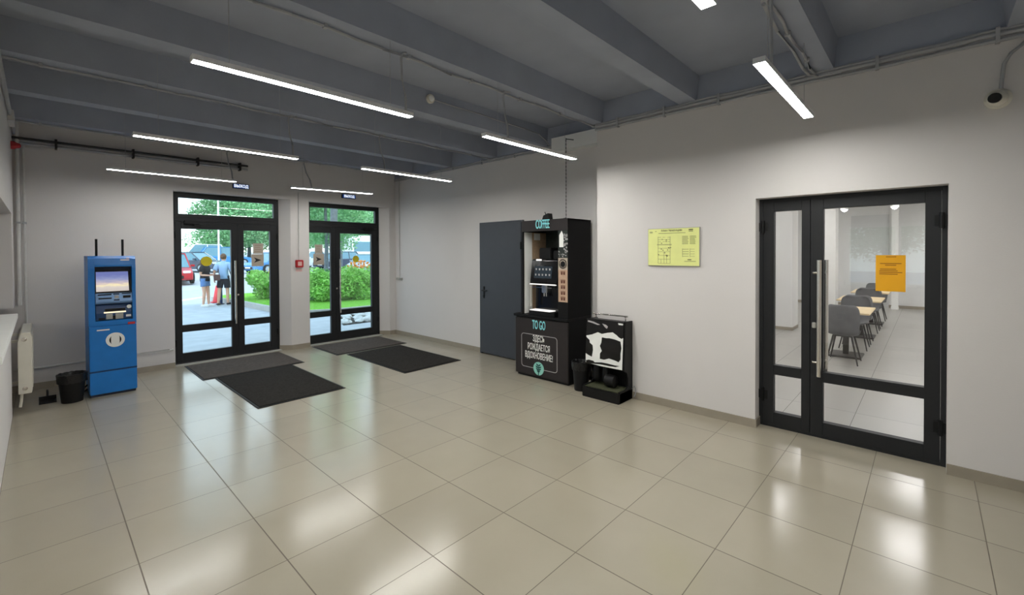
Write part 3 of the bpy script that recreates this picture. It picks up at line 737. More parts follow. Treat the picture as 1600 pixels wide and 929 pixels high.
# ================================================================== CASH MACHINE
def cash_machine():
    X0, X1, Y0, Y1 = .036, .492, 3.08, 3.74
    t = thing('cash_machine', 'tall blue cash machine with two antennas by far wall', 'cash machine', (.264, 3.41, 0))
    build('plinth', MB().box(X0 + .012, X1 - .012, Y0 + .02, Y1 - .02, 0, .035), 'navy', t)
    build('lower_body', MB().box(X0, X1, Y0, Y1, .03, .895, .008), 'blue', t)
    pieces('service_panel', MB().box(X0 + .004, X1 - .004, Y0 - .006, Y0 + .02, .035, .308, .004).box(X0 + .004, X1 - .004, Y0 - .006, Y0 + .02, .328, .885, .004), 'blue', t)
    build('panel_seam', MB().box(X0, X1, Y0 - .003, Y0 + .004, .308, .328), 'blued', t)
    # upper housing: back box, two cheeks with rounded shoulders, hood
    up = MB().box(X0, X1, Y0 + .17, Y1, .895, 1.775)
    for a, b_ in ((X0, X0 + .062), (X1 - .036, X1)):
        up.prism([(Y0 + .17, .895), (Y0 - .004, .895), (Y0 - .004, .94), (Y0 + .02, 1.35), (Y0 + .0, 1.62), (Y0 + .012, 1.74), (Y0 + .05, 1.775), (Y0 + .17, 1.775)], 'x', a, b_)
    up.prism([(Y0 + .17, 1.64), (Y0 + .0, 1.64), (Y0 - .004, 1.66), (Y0 + .012, 1.745), (Y0 + .05, 1.777), (Y0 + .17, 1.777)], 'x', X0 + .062, X1 - .036)
    up.box(X0 + .062, X1 - .036, Y0 - .004, Y0 + .17, .895, .955)
    build('housing', up, 'blue', t)
    build('recess', MB().box(X0 + .06, X1 - .034, Y0 + .125, Y0 + .165, .955, 1.64), 'navy', t)
    # inclined display
    sx0, sx1 = .112, .428
    pz = [(Y0 + .03, 1.30), (Y0 + .02, 1.31), (Y0 + .085, 1.585), (Y0 + .10, 1.585)]
    bz = build('bezel', MB().prism([(Y0 + .13, 1.29), (Y0 + .045, 1.29), (Y0 + .10, 1.60), (Y0 + .13, 1.60)], 'x', .100, .455), 'black', t)
    def sl(z): return Y0 + .045 + (z - 1.29) / .31 * .055
    b = MB().poly([(sx0, sl(1.322) - .003, 1.322), (sx1, sl(1.322) - .003, 1.322), (sx1 - .004, sl(1.572) - .003, 1.572), (sx0 + .002, sl(1.572) - .003, 1.572)], (0, .002, 0))
    build('screen', b, 'screen', t)
    # keypad shelf with card slots
    sh = MB().prism([(Y0 + .13, 1.17), (Y0 + .02, 1.165), (Y0 + .012, 1.19), (Y0 + .045, 1.30), (Y0 + .13, 1.30)], 'x', .102, .456)
    build('keypad_shelf', sh, 'bluel', t, bevel=.004)
    def fs(z): return Y0 + .012 + (z - 1.19) / .11 * .033 - .003
    b = MB()
    for (a, c, z, h) in ((.125, .255, 1.282, .014), (.13, .255, 1.236, .016), (.355, .445, 1.288, .012), (.365, .44, 1.245, .03), (.272, .33, 1.285, .014), (.275, .33, 1.21, .014)):
        b.box(a, c, fs(z) - .003, fs(z) + .012, z - h / 2, z + h / 2)
    pieces('slot', b, 'black', t)
    build('keypad', MB().box(.283, .324, fs(1.25) - .006, fs(1.25) + .01, 1.226, 1.268, .003), 'silver', t)
    # dispenser
    build('dispenser', MB().prism([(Y0 + .13, .96), (Y0 + .03, .96), (Y0 + .03, 1.05), (Y0 + .07, 1.155), (Y0 + .13, 1.165)], 'x', .105, .452), 'blued', t, bevel=.004)
    pieces('dispenser_mouth', MB().box(.19, .385, Y0 + .022, Y0 + .05, 1.062, 1.10).box(.13, .19, Y0 + .024, Y0 + .04, .965, .99).box(.262, .29, Y0 + .024, Y0 + .04, .965, 1.01), 'black', t)
    build('cash_slot', MB().box(.178, .392, Y0 + .012, Y0 + .034, 1.045, 1.064, .003), 'slotlight', t)
    pieces('shutter', MB().box(.20, .262, Y0 + .022, Y0 + .034, .97, 1.035).box(.29, .365, Y0 + .022, Y0 + .034, .965, 1.035), 'silver', t)
    build('sticker', MB().cyl((.425, Y0 + .026, 1.115), (.425, Y0 + .04, 1.115), .024, 18).box(.392, .442, Y0 + .022, Y0 + .034, .985, 1.012), 'white', t)['label'] = 'pale round and square stickers beside the cash slot'
    build('red_label', MB().box(.405, .478, Y0 - .009, Y0 - .003, .885, .915), 'red', t)
    build('label_plate', MB().box(.342, .43, Y0 - .001, Y0 + .03, 1.716, 1.732), 'white', t)
    build('label_plate', MB().box(.40, .43, Y0 + .006, Y0 + .03, 1.742, 1.752), 'white', t)
    build('deposit_slot', MB().box(.108, .228, Y0 - .010, Y0 - .002, .833, .848), 'white', t)
    # round emblem
    cx, cz = .281, .703
    e = build('emblem', MB().lathe([(.001, -.012), (.092, -.012), (.092, -.004), (.001, -.004)], (cx, Y0, cz), 40, axis='y'), 'white', t)
    b = MB()
    for s_ in (-1, 1):
        outer = []; inner = []
        for k in range(11):
            a = math.radians(-52 + 104 * k / 10)
            outer.append((cx + s_ * .058 * math.cos(a), cz + .062 * math.sin(a)))
            th = .058 - .017 * math.cos(math.radians(-90 + 180 * k / 10)) 
            inner.append((cx + s_ * th * math.cos(a), cz + .062 * math.sin(a)))
        poly = outer + inner[::-1][1:-1]
        b.poly([(p[0], Y0 - .0135, p[1]) for p in poly], (0, .002, 0))
    pieces('bracket_mark', b, 'black', e)
    for x in (.120, .371): build('antenna', MB().tube([(x, Y0 + .06, 1.77), (x, Y0 + .06, 1.80), (x, Y0 + .06, 1.99)], .0125, 12), 'black', t, smooth=True)
    build('power_cable', MB().tube([(X0 + .02, Y0 + .35, .12), (X0 - .03, Y0 + .34, .08), (X0 - .05, Y0 + .30, .02), (X0 - .02, Y0 + .45, .012), (X0 + .1, Y1 + .1, .012)], .010, 8), 'black', t, smooth=True)
cash_machine()

# ================================================================== COFFEE KIOSK
KX, KB = 4.45, 5.0           # front plane and back
KL, KR, UL = -.07, -1.025, -.20
def kiosk():
    t = thing('coffee_kiosk', 'dark self service coffee kiosk with turquoise lettering', 'coffee kiosk', (4.72, -.55, 0))
    build('plinth', MB().box(KX + .03, KB, KL - .02, KR + .02, 0, .03), 'black', t)
    base = build('base_cabinet', MB().box(KX + .018, KB, KL, KR, .03, .865, .004), 'kioskd', t)
    build('cabinet_door', MB().box(KX - .004, KX + .018, KL + .0, KR + .0, .035, .85, .006), 'kiosk', t)
    build('counter', MB().box(KX - .02, KB, KL + .025, KR, .865, .90, .004), 'black', t)
    sd = MB().box(KX, KB, KR, KR + .028, .90, 2.25).box(KX + .0, KB, UL - .02, UL, .90, 2.25)
    pieces('side_panel', sd, 'kioskd', t, bevel=.003)
    build('header', MB().box(KX - .003, KX + .03, UL, KR, 2.095, 2.25, .003).box(KX, KB, UL, KR, 2.23, 2.252), 'kiosk', t)
    build('back_panel', MB().box(KB - .02, KB, UL - .02, KR + .028, .90, 2.23), 'green_dk', t)
    # pale lining on the inside of the left side panel
    build('lining', MB().box(KX + .03, KX + .20, UL - .026, UL - .0205, .905, 2.09), 'white', t)['label'] = 'white strip lining inside the left side panel'
    build('lining', MB().box(KX + .20, KB - .02, UL - .026, UL - .0205, .905, 2.09), 'beige', t)['label'] = 'wood toned lining inside the left side panel'
    build('price_card', MB().box(KX + .24, KX + .38, UL - .034, UL - .026, 1.98, 2.08, .002), 'white', t)
    # printed strip on the right
    strip = build('art_panel', MB().box(KX - .002, KX + .02, -.862, KR + .002, .90, 2.095), 'kioskd', t)
    P = lambda nm, m, y0, y1, z0, z1, x=.004: build(nm, MB().box(KX - x, KX - .002, y0, y1, z0, z1), m, strip)
    P('print', 'green_dk', -.866, -1.02, 1.72, 2.09)
    P('print', 'white', -.885, -.955, 1.865, 2.03, .005); 
    b = MB().poly([(KX - .005, -.885, 2.03), (KX - .005, -.925, 2.085), (KX - .005, -.955, 2.03)], (.001, 0, 0)); build('print', b, 'white', strip)
    b = MB(); rr = random.Random(5)
    for _ in range(26):
        y, z = -.965 - rr.random() * .05, 1.75 + rr.random() * .3; s_ = .006 + rr.random() * .010
        b.poly([(KX - .0052, y - s_, z - s_ * .7), (KX - .0052, y + s_ * .8, z - s_), (KX - .0052, y + s_, z + s_ * .9), (KX - .0052, y - s_ * .7, z + s_)], (.001, 0, 0))
    for _ in range(6):
        y, z = -.875 - rr.random() * .08, 1.74 + rr.random() * .09; s_ = .006 + rr.random() * .008
        b.poly([(KX - .0052, y - s_, z - s_), (KX - .0052, y + s_, z - s_ * .6), (KX - .0052, y + s_ * .7, z + s_)], (.001, 0, 0))
    build('print', b, 'line', strip)
    P('print', 'tan', -.866, -1.02, 1.56, 1.72)
    b = MB()
    b.lathe([(.066, -.0058), (.066, -.004), (.050, -.004), (.050, -.0058)], (KX, -.943, 1.64), 30, axis='x', cap=False)
    build('print', b, 'black', strip)
    build('print', MB().lathe([(.001, -.0058), (.040, -.0058), (.040, -.004), (.001, -.004)], (KX, -.943, 1.637), 30, axis='x'), 'black', strip)
    P('print', 'art', -.866, -1.02, 1.125, 1.56)
    b = MB()
    for k, z in enumerate((1.515, 1.40, 1.325, 1.245, 1.17)):
        for y in (-.925, -.965):
            b.prism([(y - .014, z - .022), (y + .014, z - .022), (y + .017, z + .016), (y - .017, z + .016)], 'x', KX - .0052, KX - .0042)
            b.box(KX - .0052, KX - .0042, y - .019, y + .019, z + .02, z + .028)
    pieces('cup_print', b, 'brown', strip)
    # lettering
    text('COFFEE', .175, '-x', (KX - .008, -.595, 2.185), 'teal', t, 'coffee_lettering', sx=.41, thick=.004, bold=.001)
    cd = bpy.data.objects['cabinet_door'] if 'cabinet_door' in bpy.data.objects else t
    text('TO GO', .175, '-x', (KX - .008, -.522, .763), 'teal', t, 'to_go_lettering', sx=.42, thick=.003, bold=.002)
    text('ЗДЕСЬ\nРОЖДАЕТСЯ\nВДОХНОВЕНИЕ!', .125, '-x', (KX - .0065, -.515, .445), 'white', t, 'slogan_lettering', sx=.51, thick=.0015, line=.98, bold=.0012)
    # rounded outline
    y0, y1, z0, z1, r, th = -.188, -.845, .142, .628, .045, .008
    def rr_(inset):
        pts = []
        for (cy, cz, a0) in ((y0 - r, z1 - r, 0), (y1 + r, z1 - r, 90), (y1 + r, z0 + r, 180), (y0 - r, z0 + r, 270)):
            for k in range(7):
                a = math.radians(a0 + 15 * k); q = r - inset
                pts.append((cy + q * math.cos(a), cz + q * math.sin(a)))
        return pts
    A, B = rr_(0), rr_(th); b = MB(); n = len(A)
    va = [[b.b.verts.new((x, p[0], p[1])) for p in pp] for x in (KX - .0065, KX - .004) for pp in (A, B)]
    for i in range(n):
        j = (i + 1) % n
        b.b.faces.new((va[0][i], va[0][j], va[1][j], va[1][i])); b.b.faces.new((va[2][i], va[3][i], va[3][j], va[2][j]))
        b.b.faces.new((va[0][i], va[2][i], va[2][j], va[0][j])); b.b.faces.new((va[1][i], va[1][j], va[3][j], va[3][i]))
    build('outline', b, 'line', t)
    e = build('emblem', MB().lathe([(.001, -.010), (.094, -.010), (.094, -.004), (.001, -.004)], (KX, -.515, .152), 36, axis='x'), 'mint', t)
    b = MB().prism([(-.507, .06), (-.523, .06), (-.520, .20), (-.510, .20)], 'x', KX - .0125, KX - .0095)
    for k, (z, l) in enumerate(((.10, .030), (.13, .052), (.16, .058), (.19, .045))):
        for s_ in (-1, 1):
            yc = -.515
            b.poly([(KX - .0125, yc, z - .004), (KX - .0125, yc + s_ * l * .6, z + .004), (KX - .0125, yc + s_ * l, z + .030), (KX - .0125, yc + s_ * l * .45, z + .026), (KX - .0125, yc, z + .012)], (.003, 0, 0))
    b.lathe([(.094, -.0115), (.094, -.0095), (.086, -.0095), (.086, -.0115)], (KX, -.515, .152), 36, axis='x', cap=False)
    build('leaf_mark', b, 'tealdk', e)
    return t
kiosk()
def coffee_machine():
    mx, y0, y1 = 4.50, -.315, -.80
    t = thing('coffee_machine', 'black coffee machine with touch menu inside the kiosk', 'coffee machine', (4.7, -.56, .9))
    # side profile: tilted head over a recessed cup bay
    build('body', MB().prism([(mx + .10, .90), (KB - .06, .90), (KB - .06, 1.70), (mx + .07, 1.70), (mx + .045, 1.68), (mx - .005, 1.37), (mx + .0, 1.345), (mx + .13, 1.335), (mx + .12, .95)], 'y', y0, y1), 'blackg', t, bevel=.006)
    build('bean_hopper', MB().box(mx + .10, KB - .10, -.40, -.62, 1.70, 1.86, .012).box(mx + .12, KB - .10, -.64, -.78, 1.70, 1.82, .012), 'black', t)
    def sl(z): return mx - .005 + (z - 1.37) / .31 * .05
    b = MB().poly([(sl(1.43) - .004, -.385, 1.43), (sl(1.43) - .004, -.70, 1.43), (sl(1.60) - .004, -.70, 1.60), (sl(1.60) - .004, -.385, 1.60)], (.002, 0, 0))
    sc = build('menu_screen', b, 'screen2', t)
    b = MB()
    for r_ in range(2):
        for k in range(5):
            y, z = -.415 - k * .062, 1.555 - r_ * .078
            b.prism([(y - .010, z - .022), (y + .010, z - .022), (y + .014, z + .014), (y - .014, z + .014)], 'x', sl(z) - .006, sl(z) - .004)
    pieces('menu_icon', b, 'line', sc)
    build('top_light', MB().box(mx + .03, mx + .045, -.40, -.50, 1.676, 1.70, .004), 'ledwhite', t)
    build('trim_bar', MB().box(mx - .015, mx + .02, y0, y1 + .02, 1.335, 1.350, .003), 'ledwhite', t)
    build('trim_bar', MB().box(mx - .005, mx + .02, y0 - .05, y1 + .09, 1.295, 1.303), 'chrome', t)
    build('side_trim', MB().box(mx - .01, mx + .01, y0, y0 - .025, 1.02, 1.30), 'silver', t)
    build('spout', MB().box(mx + .03, mx + .12, -.50, -.60, 1.22, 1.335, .008).cyl((mx + .06, -.53, 1.22), (mx + .06, -.53, 1.17), .012).cyl((mx + .06, -.57, 1.22), (mx + .06, -.57, 1.17), .012), 'chrome', t)
    build('drip_tray', MB().box(mx - .035, mx + .16, y0, y1 + .02, .90, .965, .006), 'black', t)
    build('drip_grate', MB().box(mx - .036, mx + .10, y0 - .02, y1 + .10, .965, .976, .002), 'ledwhite', t)
    return t
coffee_machine()
t = thing('router', 'small tilted black box with chain standing on top of the kiosk', 'router', (4.62, -.60, 2.252))
build('case', MB().prism([(-.535, 2.2525), (-.66, 2.2525), (-.645, 2.345), (-.56, 2.315)], 'x', 4.50, 4.60), 'black', t, bevel=.004)
build('antenna', MB().tube([(4.56, -.57, 2.31), (4.56, -.545, 2.37)], .006, 8), 'black', t)
b = MB()
zt = 3.38
k = 0; z = 2.26
while z < 3.40:
    b.tube([(4.72, -.80 + .0, z), (4.72, -.80, z + .026)], .0035 if k % 2 else .006, 6); z += .026; k += 1
b.tube([(4.60, -.70, 2.258), (4.66, -.74, 2.262), (4.72, -.80, 2.28)], .006, 6)
b.tube([(4.72, -.80, 3.39), (4.90, -.80, 3.41), (5.05, -.80, 3.41)], .006, 6)
tag(build('hanging_cable', b, 'black'), 'thin black beaded cable hanging above the coffee kiosk', 'cable')

# ================================================================== SHOE POLISHER
def shoe_polisher():
    YL, YR = -1.375, -1.888
    t = thing('shoe_polisher', 'black shoe polishing machine with black and white mirrored front', 'shoe polisher', (4.45, -1.63, 0))
    side = [(4.285, 0.0), (4.595, 0.0), (4.595, .952), (4.425, .958), (4.392, .37), (4.455, .335), (4.49, .27), (4.49, .17), (4.44, .14), (4.285, .14)]
    build('side_panel', MB().prism(side, 'y', YR, YR + .02), 'black', t, bevel=.003)
    build('side_panel', MB().prism(side, 'y', YL - .02, YL), 'black', t, bevel=.003)
    build('base_tray', MB().box(4.26, 4.58, YL - .0, YR + .0, 0.0, .125, .006), 'black', t)
    build('rubber_mat', MB().box(4.285, 4.55, YL - .03, YR + .03, .125, .133), 'ink', t)
    build('back_panel', MB().box(4.565, 4.59, YL - .02, YR + .02, .13, .94), 'black', t)
    build('upper_housing', MB().prism([(4.43, .945), (4.56, .945), (4.56, .38), (4.40, .38)], 'y', YL - .02, YR + .02), 'black', t)
    build('side_slot', MB().box(4.44, 4.50, YR - .003, YR, .66, .685), 'rubber', t)
    # printed, mirror-like front panel slightly proud of the housing
    def Q(u, v):     # u: 0 left .. 1 right, v: 0 top .. 1 bottom
        y = -1.345 + (-1.868 + 1.345) * u; z = .955 - .575 * v; x = 4.415 - .035 * v
        return (x, y, z)
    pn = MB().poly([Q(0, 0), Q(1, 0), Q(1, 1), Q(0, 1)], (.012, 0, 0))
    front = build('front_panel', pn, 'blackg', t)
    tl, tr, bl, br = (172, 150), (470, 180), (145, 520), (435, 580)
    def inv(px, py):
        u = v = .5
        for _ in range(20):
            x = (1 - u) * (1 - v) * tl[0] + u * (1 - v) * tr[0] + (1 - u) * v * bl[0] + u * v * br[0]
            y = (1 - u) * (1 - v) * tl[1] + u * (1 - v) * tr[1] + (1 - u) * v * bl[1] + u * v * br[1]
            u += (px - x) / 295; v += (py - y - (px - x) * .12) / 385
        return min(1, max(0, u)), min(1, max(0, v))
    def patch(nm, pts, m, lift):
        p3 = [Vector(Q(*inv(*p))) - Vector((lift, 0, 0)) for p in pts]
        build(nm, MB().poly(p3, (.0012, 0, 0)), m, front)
    patch('print_and_glint', [(163, 292), (210, 285), (260, 266), (292, 280), (340, 270), (380, 266), (410, 290), (425, 308), (445, 320), (460, 312), (434, 577), (380, 567), (260, 542), (148, 508), (150, 436), (172, 452), (202, 468), (214, 410), (212, 372), (190, 352), (188, 330), (163, 305)], 'white', .002)
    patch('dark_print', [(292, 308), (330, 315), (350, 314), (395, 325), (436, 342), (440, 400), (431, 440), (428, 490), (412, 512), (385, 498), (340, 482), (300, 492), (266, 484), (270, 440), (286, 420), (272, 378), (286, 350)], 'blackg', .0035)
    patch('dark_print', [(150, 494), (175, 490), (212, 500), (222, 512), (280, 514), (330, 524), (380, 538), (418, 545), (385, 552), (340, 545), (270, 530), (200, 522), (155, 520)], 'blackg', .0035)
    patch('print_and_glint', [(182, 168), (230, 180), (282, 205), (262, 207), (215, 190), (180, 180)], 'line', .002)  # this and the next two: glints painted on the glossy top
    patch('print_and_glint', [(300, 195), (330, 205), (345, 220), (335, 238), (318, 222)], 'line', .002)
    patch('print_and_glint', [(426, 188), (466, 195), (462, 208), (430, 204)], 'white', .002)
    # brushes
    for y, z, r in ((-1.47, .30, .052), (-1.60, .30, .046)):
        build('brush', MB().lathe([(r * .55, .39), (r * .8, .37), (r, .32), (r, .22), (r * .85, .18), (r * .5, .165)], (4.46, y, 0), 20), 'black', t, smooth=True)
    build('brush', MB().lathe([(.03, -.10), (.072, -.09), (.075, 0), (.072, .03), (.03, .04)], (4.42, -1.66, .215), 24, axis='y'), 'black', t, smooth=True)
    build('polish_tap', MB().ball((4.37, -1.66, .225), .012), 'chrome', t, smooth=True)
    # hand rail
    build('hand_rail', MB().tube([(4.53, -1.41, .945), (4.53, -1.41, .99), (4.51, -1.41, 1.008)], .007, 8).tube([(4.53, -1.83, .945), (4.53, -1.83, .99), (4.51, -1.83, 1.008)], .007, 8).cyl((4.51, -1.375, 1.010), (4.51, -1.87, 1.010), .010, 12), 'chrome', t, smooth=True)
    build('power_cable', MB().tube([(4.585, YR - .0, .12), (4.575, YR - .03, .16), (4.57, YR - .05, .14), (4.57, YR - .055, .08), (4.575, YR - .03, .03)], .006, 8), 'conduit', t, smooth=True)
shoe_polisher()

# ================================================================== CAFE BEYOND THE GLASS DOOR
CX0, CX1, CYA, CYB, CZ = 4.9, 18.0, -8.0, -0.6, 3.3
struct('floor_cafe', MB().box(CX0, CX1 + .2, CYA - .2, CYB + .2, -.12, 0), 'cfloor', 'grey tiled floor of the cafe beyond the door', 'floor')
struct('ceiling_cafe', MB().box(CX0, CX1 + .2, CYA - .2, CYB + .2, CZ, CZ + .2), 'cwall', 'white cafe ceiling', 'ceiling')
struct('wall_cafe', MB().box(CX1, CX1 + .2, CYA - .2, CYB + .2, -.12, CZ).box(5.3, CX1, CYB, CYB + .2, -.12, CZ).box(CX0, CX1, CYA - .2, CYA, -.12, CZ), 'cwall', 'white cafe walls beyond the glass door', 'wall')
struct('baseboard_cafe', MB().box(CX1 - .015, CX1, CYA, CYB, 0, .09), 'base', 'grey skirting along the cafe end wall', 'skirting')
struct('trim_2', MB().box(CX1 - .03, CX1, -3.62, -2.66, 0, 2.95).box(CX1 - .05, CX1 - .03, -3.55, -2.73, .1, 2.85), mat('pale_panel', (206, 207, 206), .7, var=.01), 'pale panelled door shape on the cafe end wall', 'panel')
t = thing('column', 'thick white cafe column seen through the narrow door leaf', 'column', (11.6, -1.7, 0), kind='structure')
build('shaft', MB().box(11.3, 11.9, -2.28, -1.2, 0, CZ), 'cwall', t)
build('plinth', MB().box(11.29, 11.91, -2.29, -1.19, 0, .07), 'base', t)
t = thing('column', 'thin white cafe post behind the orange notice', 'column', (17.6, -3.78, 0), kind='structure')
build('shaft', MB().box(17.55, 17.70, -3.86, -3.70, 0, CZ), 'white', t)
build('plinth', MB().box(17.54, 17.71, -3.87, -3.69, 0, .08), 'white', t)
t = thing('column', 'white cafe pillar left of the grey chairs', 'column', (14.2, -2.6, 0), kind='structure')
build('shaft', MB().box(14.0, 14.5, -2.74, -2.2, 0, CZ), 'white', t)
build('plinth', MB().box(13.99, 14.51, -2.75, -2.19, 0, .08), 'base', t)
def chair_proto():
    t = thing('cafe_chair', '', 'chair', (0, 0, 0))
    # shell: seat and wraparound back as one padded surface; back at local -x
    prof = [(.235, .475, .165), (.20, .49, .20), (.10, .485, .215), (-.02, .47, .215), (-.13, .465, .205), (-.205, .49, .205), (-.235, .56, .222), (-.245, .66, .230), (-.252, .76, .230), (-.258, .85, .226), (-.262, .915, .205), (-.263, .945, .15)]
    b = MB(); N = 12; th = .032; layers = []
    for off in (0, 1):
        rows = []
        for i, (x, z, hw) in enumerate(prof):
            a = prof[max(0, i - 1)]; c = prof[min(len(prof) - 1, i + 1)]
            d = Vector((c[0] - a[0], 0, c[1] - a[1])).normalized(); nrm = Vector((d.z, 0, -d.x))
            row = []
            for k in range(N + 1):
                s_ = -1 + 2 * k / N
                up = max(0, (i - 3) / 6); up = min(1, up)
                bend = .085 * up * abs(s_) ** 2.5; lift = .03 * (1 - up) * abs(s_) ** 3
                p = Vector((x + bend, hw * s_, z + lift)) - nrm * (th * off)
                row.append(b.b.verts.new(p))
            rows.append(row)
        layers.append(rows)
    A, B = layers; n = len(prof)
    for i in range(n - 1):
        for k in range(N):
            b.b.faces.new((A[i][k], A[i][k + 1], A[i + 1][k + 1], A[i + 1][k])); b.b.faces.new((B[i][k], B[i + 1][k], B[i + 1][k + 1], B[i][k + 1]))
        for k in (0, N): b.b.faces.new((A[i][k], A[i + 1][k], B[i + 1][k], B[i][k]))
    for i in (0, n - 1):
        for k in range(N): b.b.faces.new((A[i][k], A[i][k + 1], B[i][k + 1], B[i][k]))
    sh_ = build('shell', b, 'chair', t, local=True, smooth=True)
    md = sh_.modifiers.new('soft', 'SUBSURF'); md.levels = 2; md.render_levels = 2
    build('seat_frame', MB().box(-.15, .15, -.13, .13, .425, .445, .004), 'darkmetal', t, local=True)
    for sx in (-1, 1):
        for sy in (-1, 1):
            build('leg', MB().cyl((sx * .13, sy * .12, .43), (sx * .24, sy * .205, 0), .016, 10, r2=.009), 'darkmetal', t, local=True, smooth=True)
    return t
def table_proto():
    t = thing('cafe_table', '', 'table', (0, 0, 0))
    build('tabletop', MB().box(-.55, .55, -.36, .36, .775, .80, .006), 'oak', t, local=True)
    build('column', MB().box(-.04, .04, -.04, .04, .03, .775, .004), 'darkmetal', t, local=True)
    build('base_plate', MB().box(-.26, .26, -.23, .23, 0, .03, .006), 'darkmetal', t, local=True)
    build('top_bracket', MB().box(-.2, .2, -.14, .14, .76, .775), 'darkmetal', t, local=True)
    return t
tp = table_proto(); cp = chair_proto()
TY = -3.50
tabs = [(9.12, 'oak topped cafe table nearest the glass door'), (11.42, 'oak topped cafe table second from the glass door'), (13.75, 'oak topped cafe table third from the glass door, mostly hidden')]
for i, (x, lab) in enumerate(tabs):
    if i == 0: tp.location = (x, TY, 0); tp['label'] = lab; tp['group'] = 'cafe tables in a row'
    else: dup(tp, (x, TY, 0), 0, lab, 'cafe tables in a row')
chs = [(8.56, 0, 'grey upholstered chair nearest the glass door, back towards it'), (9.98, PI, 'grey chair on the far side of the nearest cafe table'), (10.72, 0, 'grey chair with its back to the nearest table, at the second table'),
       (12.28, PI, 'grey chair on the far side of the second cafe table'), (13.02, 0, 'grey chair facing away at the third cafe table'), (14.6, PI, 'farthest grey chair behind the third cafe table')]
for i, (x, rz, lab) in enumerate(chs):
    if i == 0: cp.location = (x, TY - .03, 0); cp['label'] = lab; cp['group'] = 'grey cafe chairs'
    else: dup(cp, (x, TY - .03, 0), rz, lab, 'grey cafe chairs')
# unseen ceiling lamps added to light the cafe; two visible spot lamps
def cafe_fill_lamp(x, y, lab):
    t = thing('fill_panel', lab, 'ceiling lamp', (x, y, CZ), group='added cafe ceiling lamps')
    build('housing', MB().box(x - .31, x + .31, y - .31, y + .31, CZ - .03, CZ), 'white', t)
    build('diffuser', MB().box(x - .29, x + .29, y - .29, y + .29, CZ - .034, CZ - .0302), 'clamp', t)
def spot(x, y, z, lab):
    t = thing('spot_lamp', lab, 'ceiling lamp', (x, y, z), group='cafe spot lamps')
    build('shade', MB().lathe([(.03, .12), (.09, .10), (.10, .0), (.09, .0), (.08, .08)], (x, y, z), 20), 'white', t, smooth=True)
    build('bulb', MB().ball((x, y, z + .01), .07), 'clamp', t, smooth=True)
    build('rod', MB().cyl((x, y, z + .12), (x, y, CZ), .008), 'white', t)
spot(16.0, -2.70, 3.02, 'bright spot lamp at the top left of the cafe door glass')
spot(16.0, -3.83, 3.02, 'bright spot lamp at the top of the cafe door glass above the notice')
for x, xn in ((6.6, 'front row'), (9.6, 'second row'), (12.6, 'third row'), (15.4, 'rear row')):
    for y, yn in ((-6.4, 'right'), (-4.3, 'middle'), (-2.2, 'left')):
        cafe_fill_lamp(x, y, 'unseen square lamp added to light the cafe, %s, %s' % (xn, yn))

# ================================================================== OUTSIDE
def gz(y): return -0.01 if y < 16 else -0.01 + .028 * (y - 16)
b = MB()
for ya, yb in ((4.5, 16), (16, 90)):
    b.poly([(-40, ya, gz(ya)), (90, ya, gz(ya)), (90, yb, gz(yb)), (-40, yb, gz(yb))], (0, 0, -.15))
b.poly([(-40, -20, -.01), (-.95, -20, -.01), (-.95, 4.5, -.01), (-40, 4.5, -.01)], (0, 0, -.15))
struct('ground_outside', b, 'asphalt', 'pale asphalt forecourt outside the entrance doors', 'ground')
# lawn with kerb
edge = [(4.15, 15.4), (4.30, 14.2), (4.46, 12.6), (4.50, 11.2), (4.56, 10.1), (4.66, 9.2), (4.9, 8.55), (5.5, 8.3), (6.4, 8.25), (7.6, 8.2), (13, 8.2)]
outl = edge + [(30, 8.2), (30, 16.6), (5.2, 16.6), (4.4, 16.2)]
tag(build('lawn', MB().poly([(x, y, .13) for x, y in outl], (0, 0, -.14)), 'lawn'), 'green lawn bed outside behind the pale kerb', 'lawn', kind='structure')
b = MB()
for (x0, y0), (x1, y1) in zip(edge, edge[1:]):
    d = Vector((x1 - x0, y1 - y0, 0)).normalized(); nrm = Vector((d.y, -d.x, 0)) * .06
    b.poly([(x0 - nrm.x, y0 - nrm.y, .16), (x1 - nrm.x, y1 - nrm.y, .16), (x1 + nrm.x, y1 + nrm.y, .16), (x0 + nrm.x, y0 + nrm.y, .16)], (0, 0, -.18))
struct('kerb', b, 'kerb', 'pale concrete kerb around the lawn outside', 'kerb')
b = MB().poly([(-4, 12.9, -.004), (3.35, 16.3, .002), (4.4, 17.2, .04), (4.4, 17.45, .045), (3.25, 16.6, .012), (-4, 13.15, -.004)], (0, 0, -.02))
struct('road_line', b, 'paint', 'white painted line across the asphalt behind the people', 'road marking')
struct('soil_bed', MB().poly([(4.82, 6.15, -.004), (8.2, 6.15, -.004), (8.9, 8.4, -.004), (5.75, 8.4, -.004)], (0, 0, -.02)), mat('dark_soil', (58, 52, 48), .95), 'dark soil strip under the garden stones', 'soil')
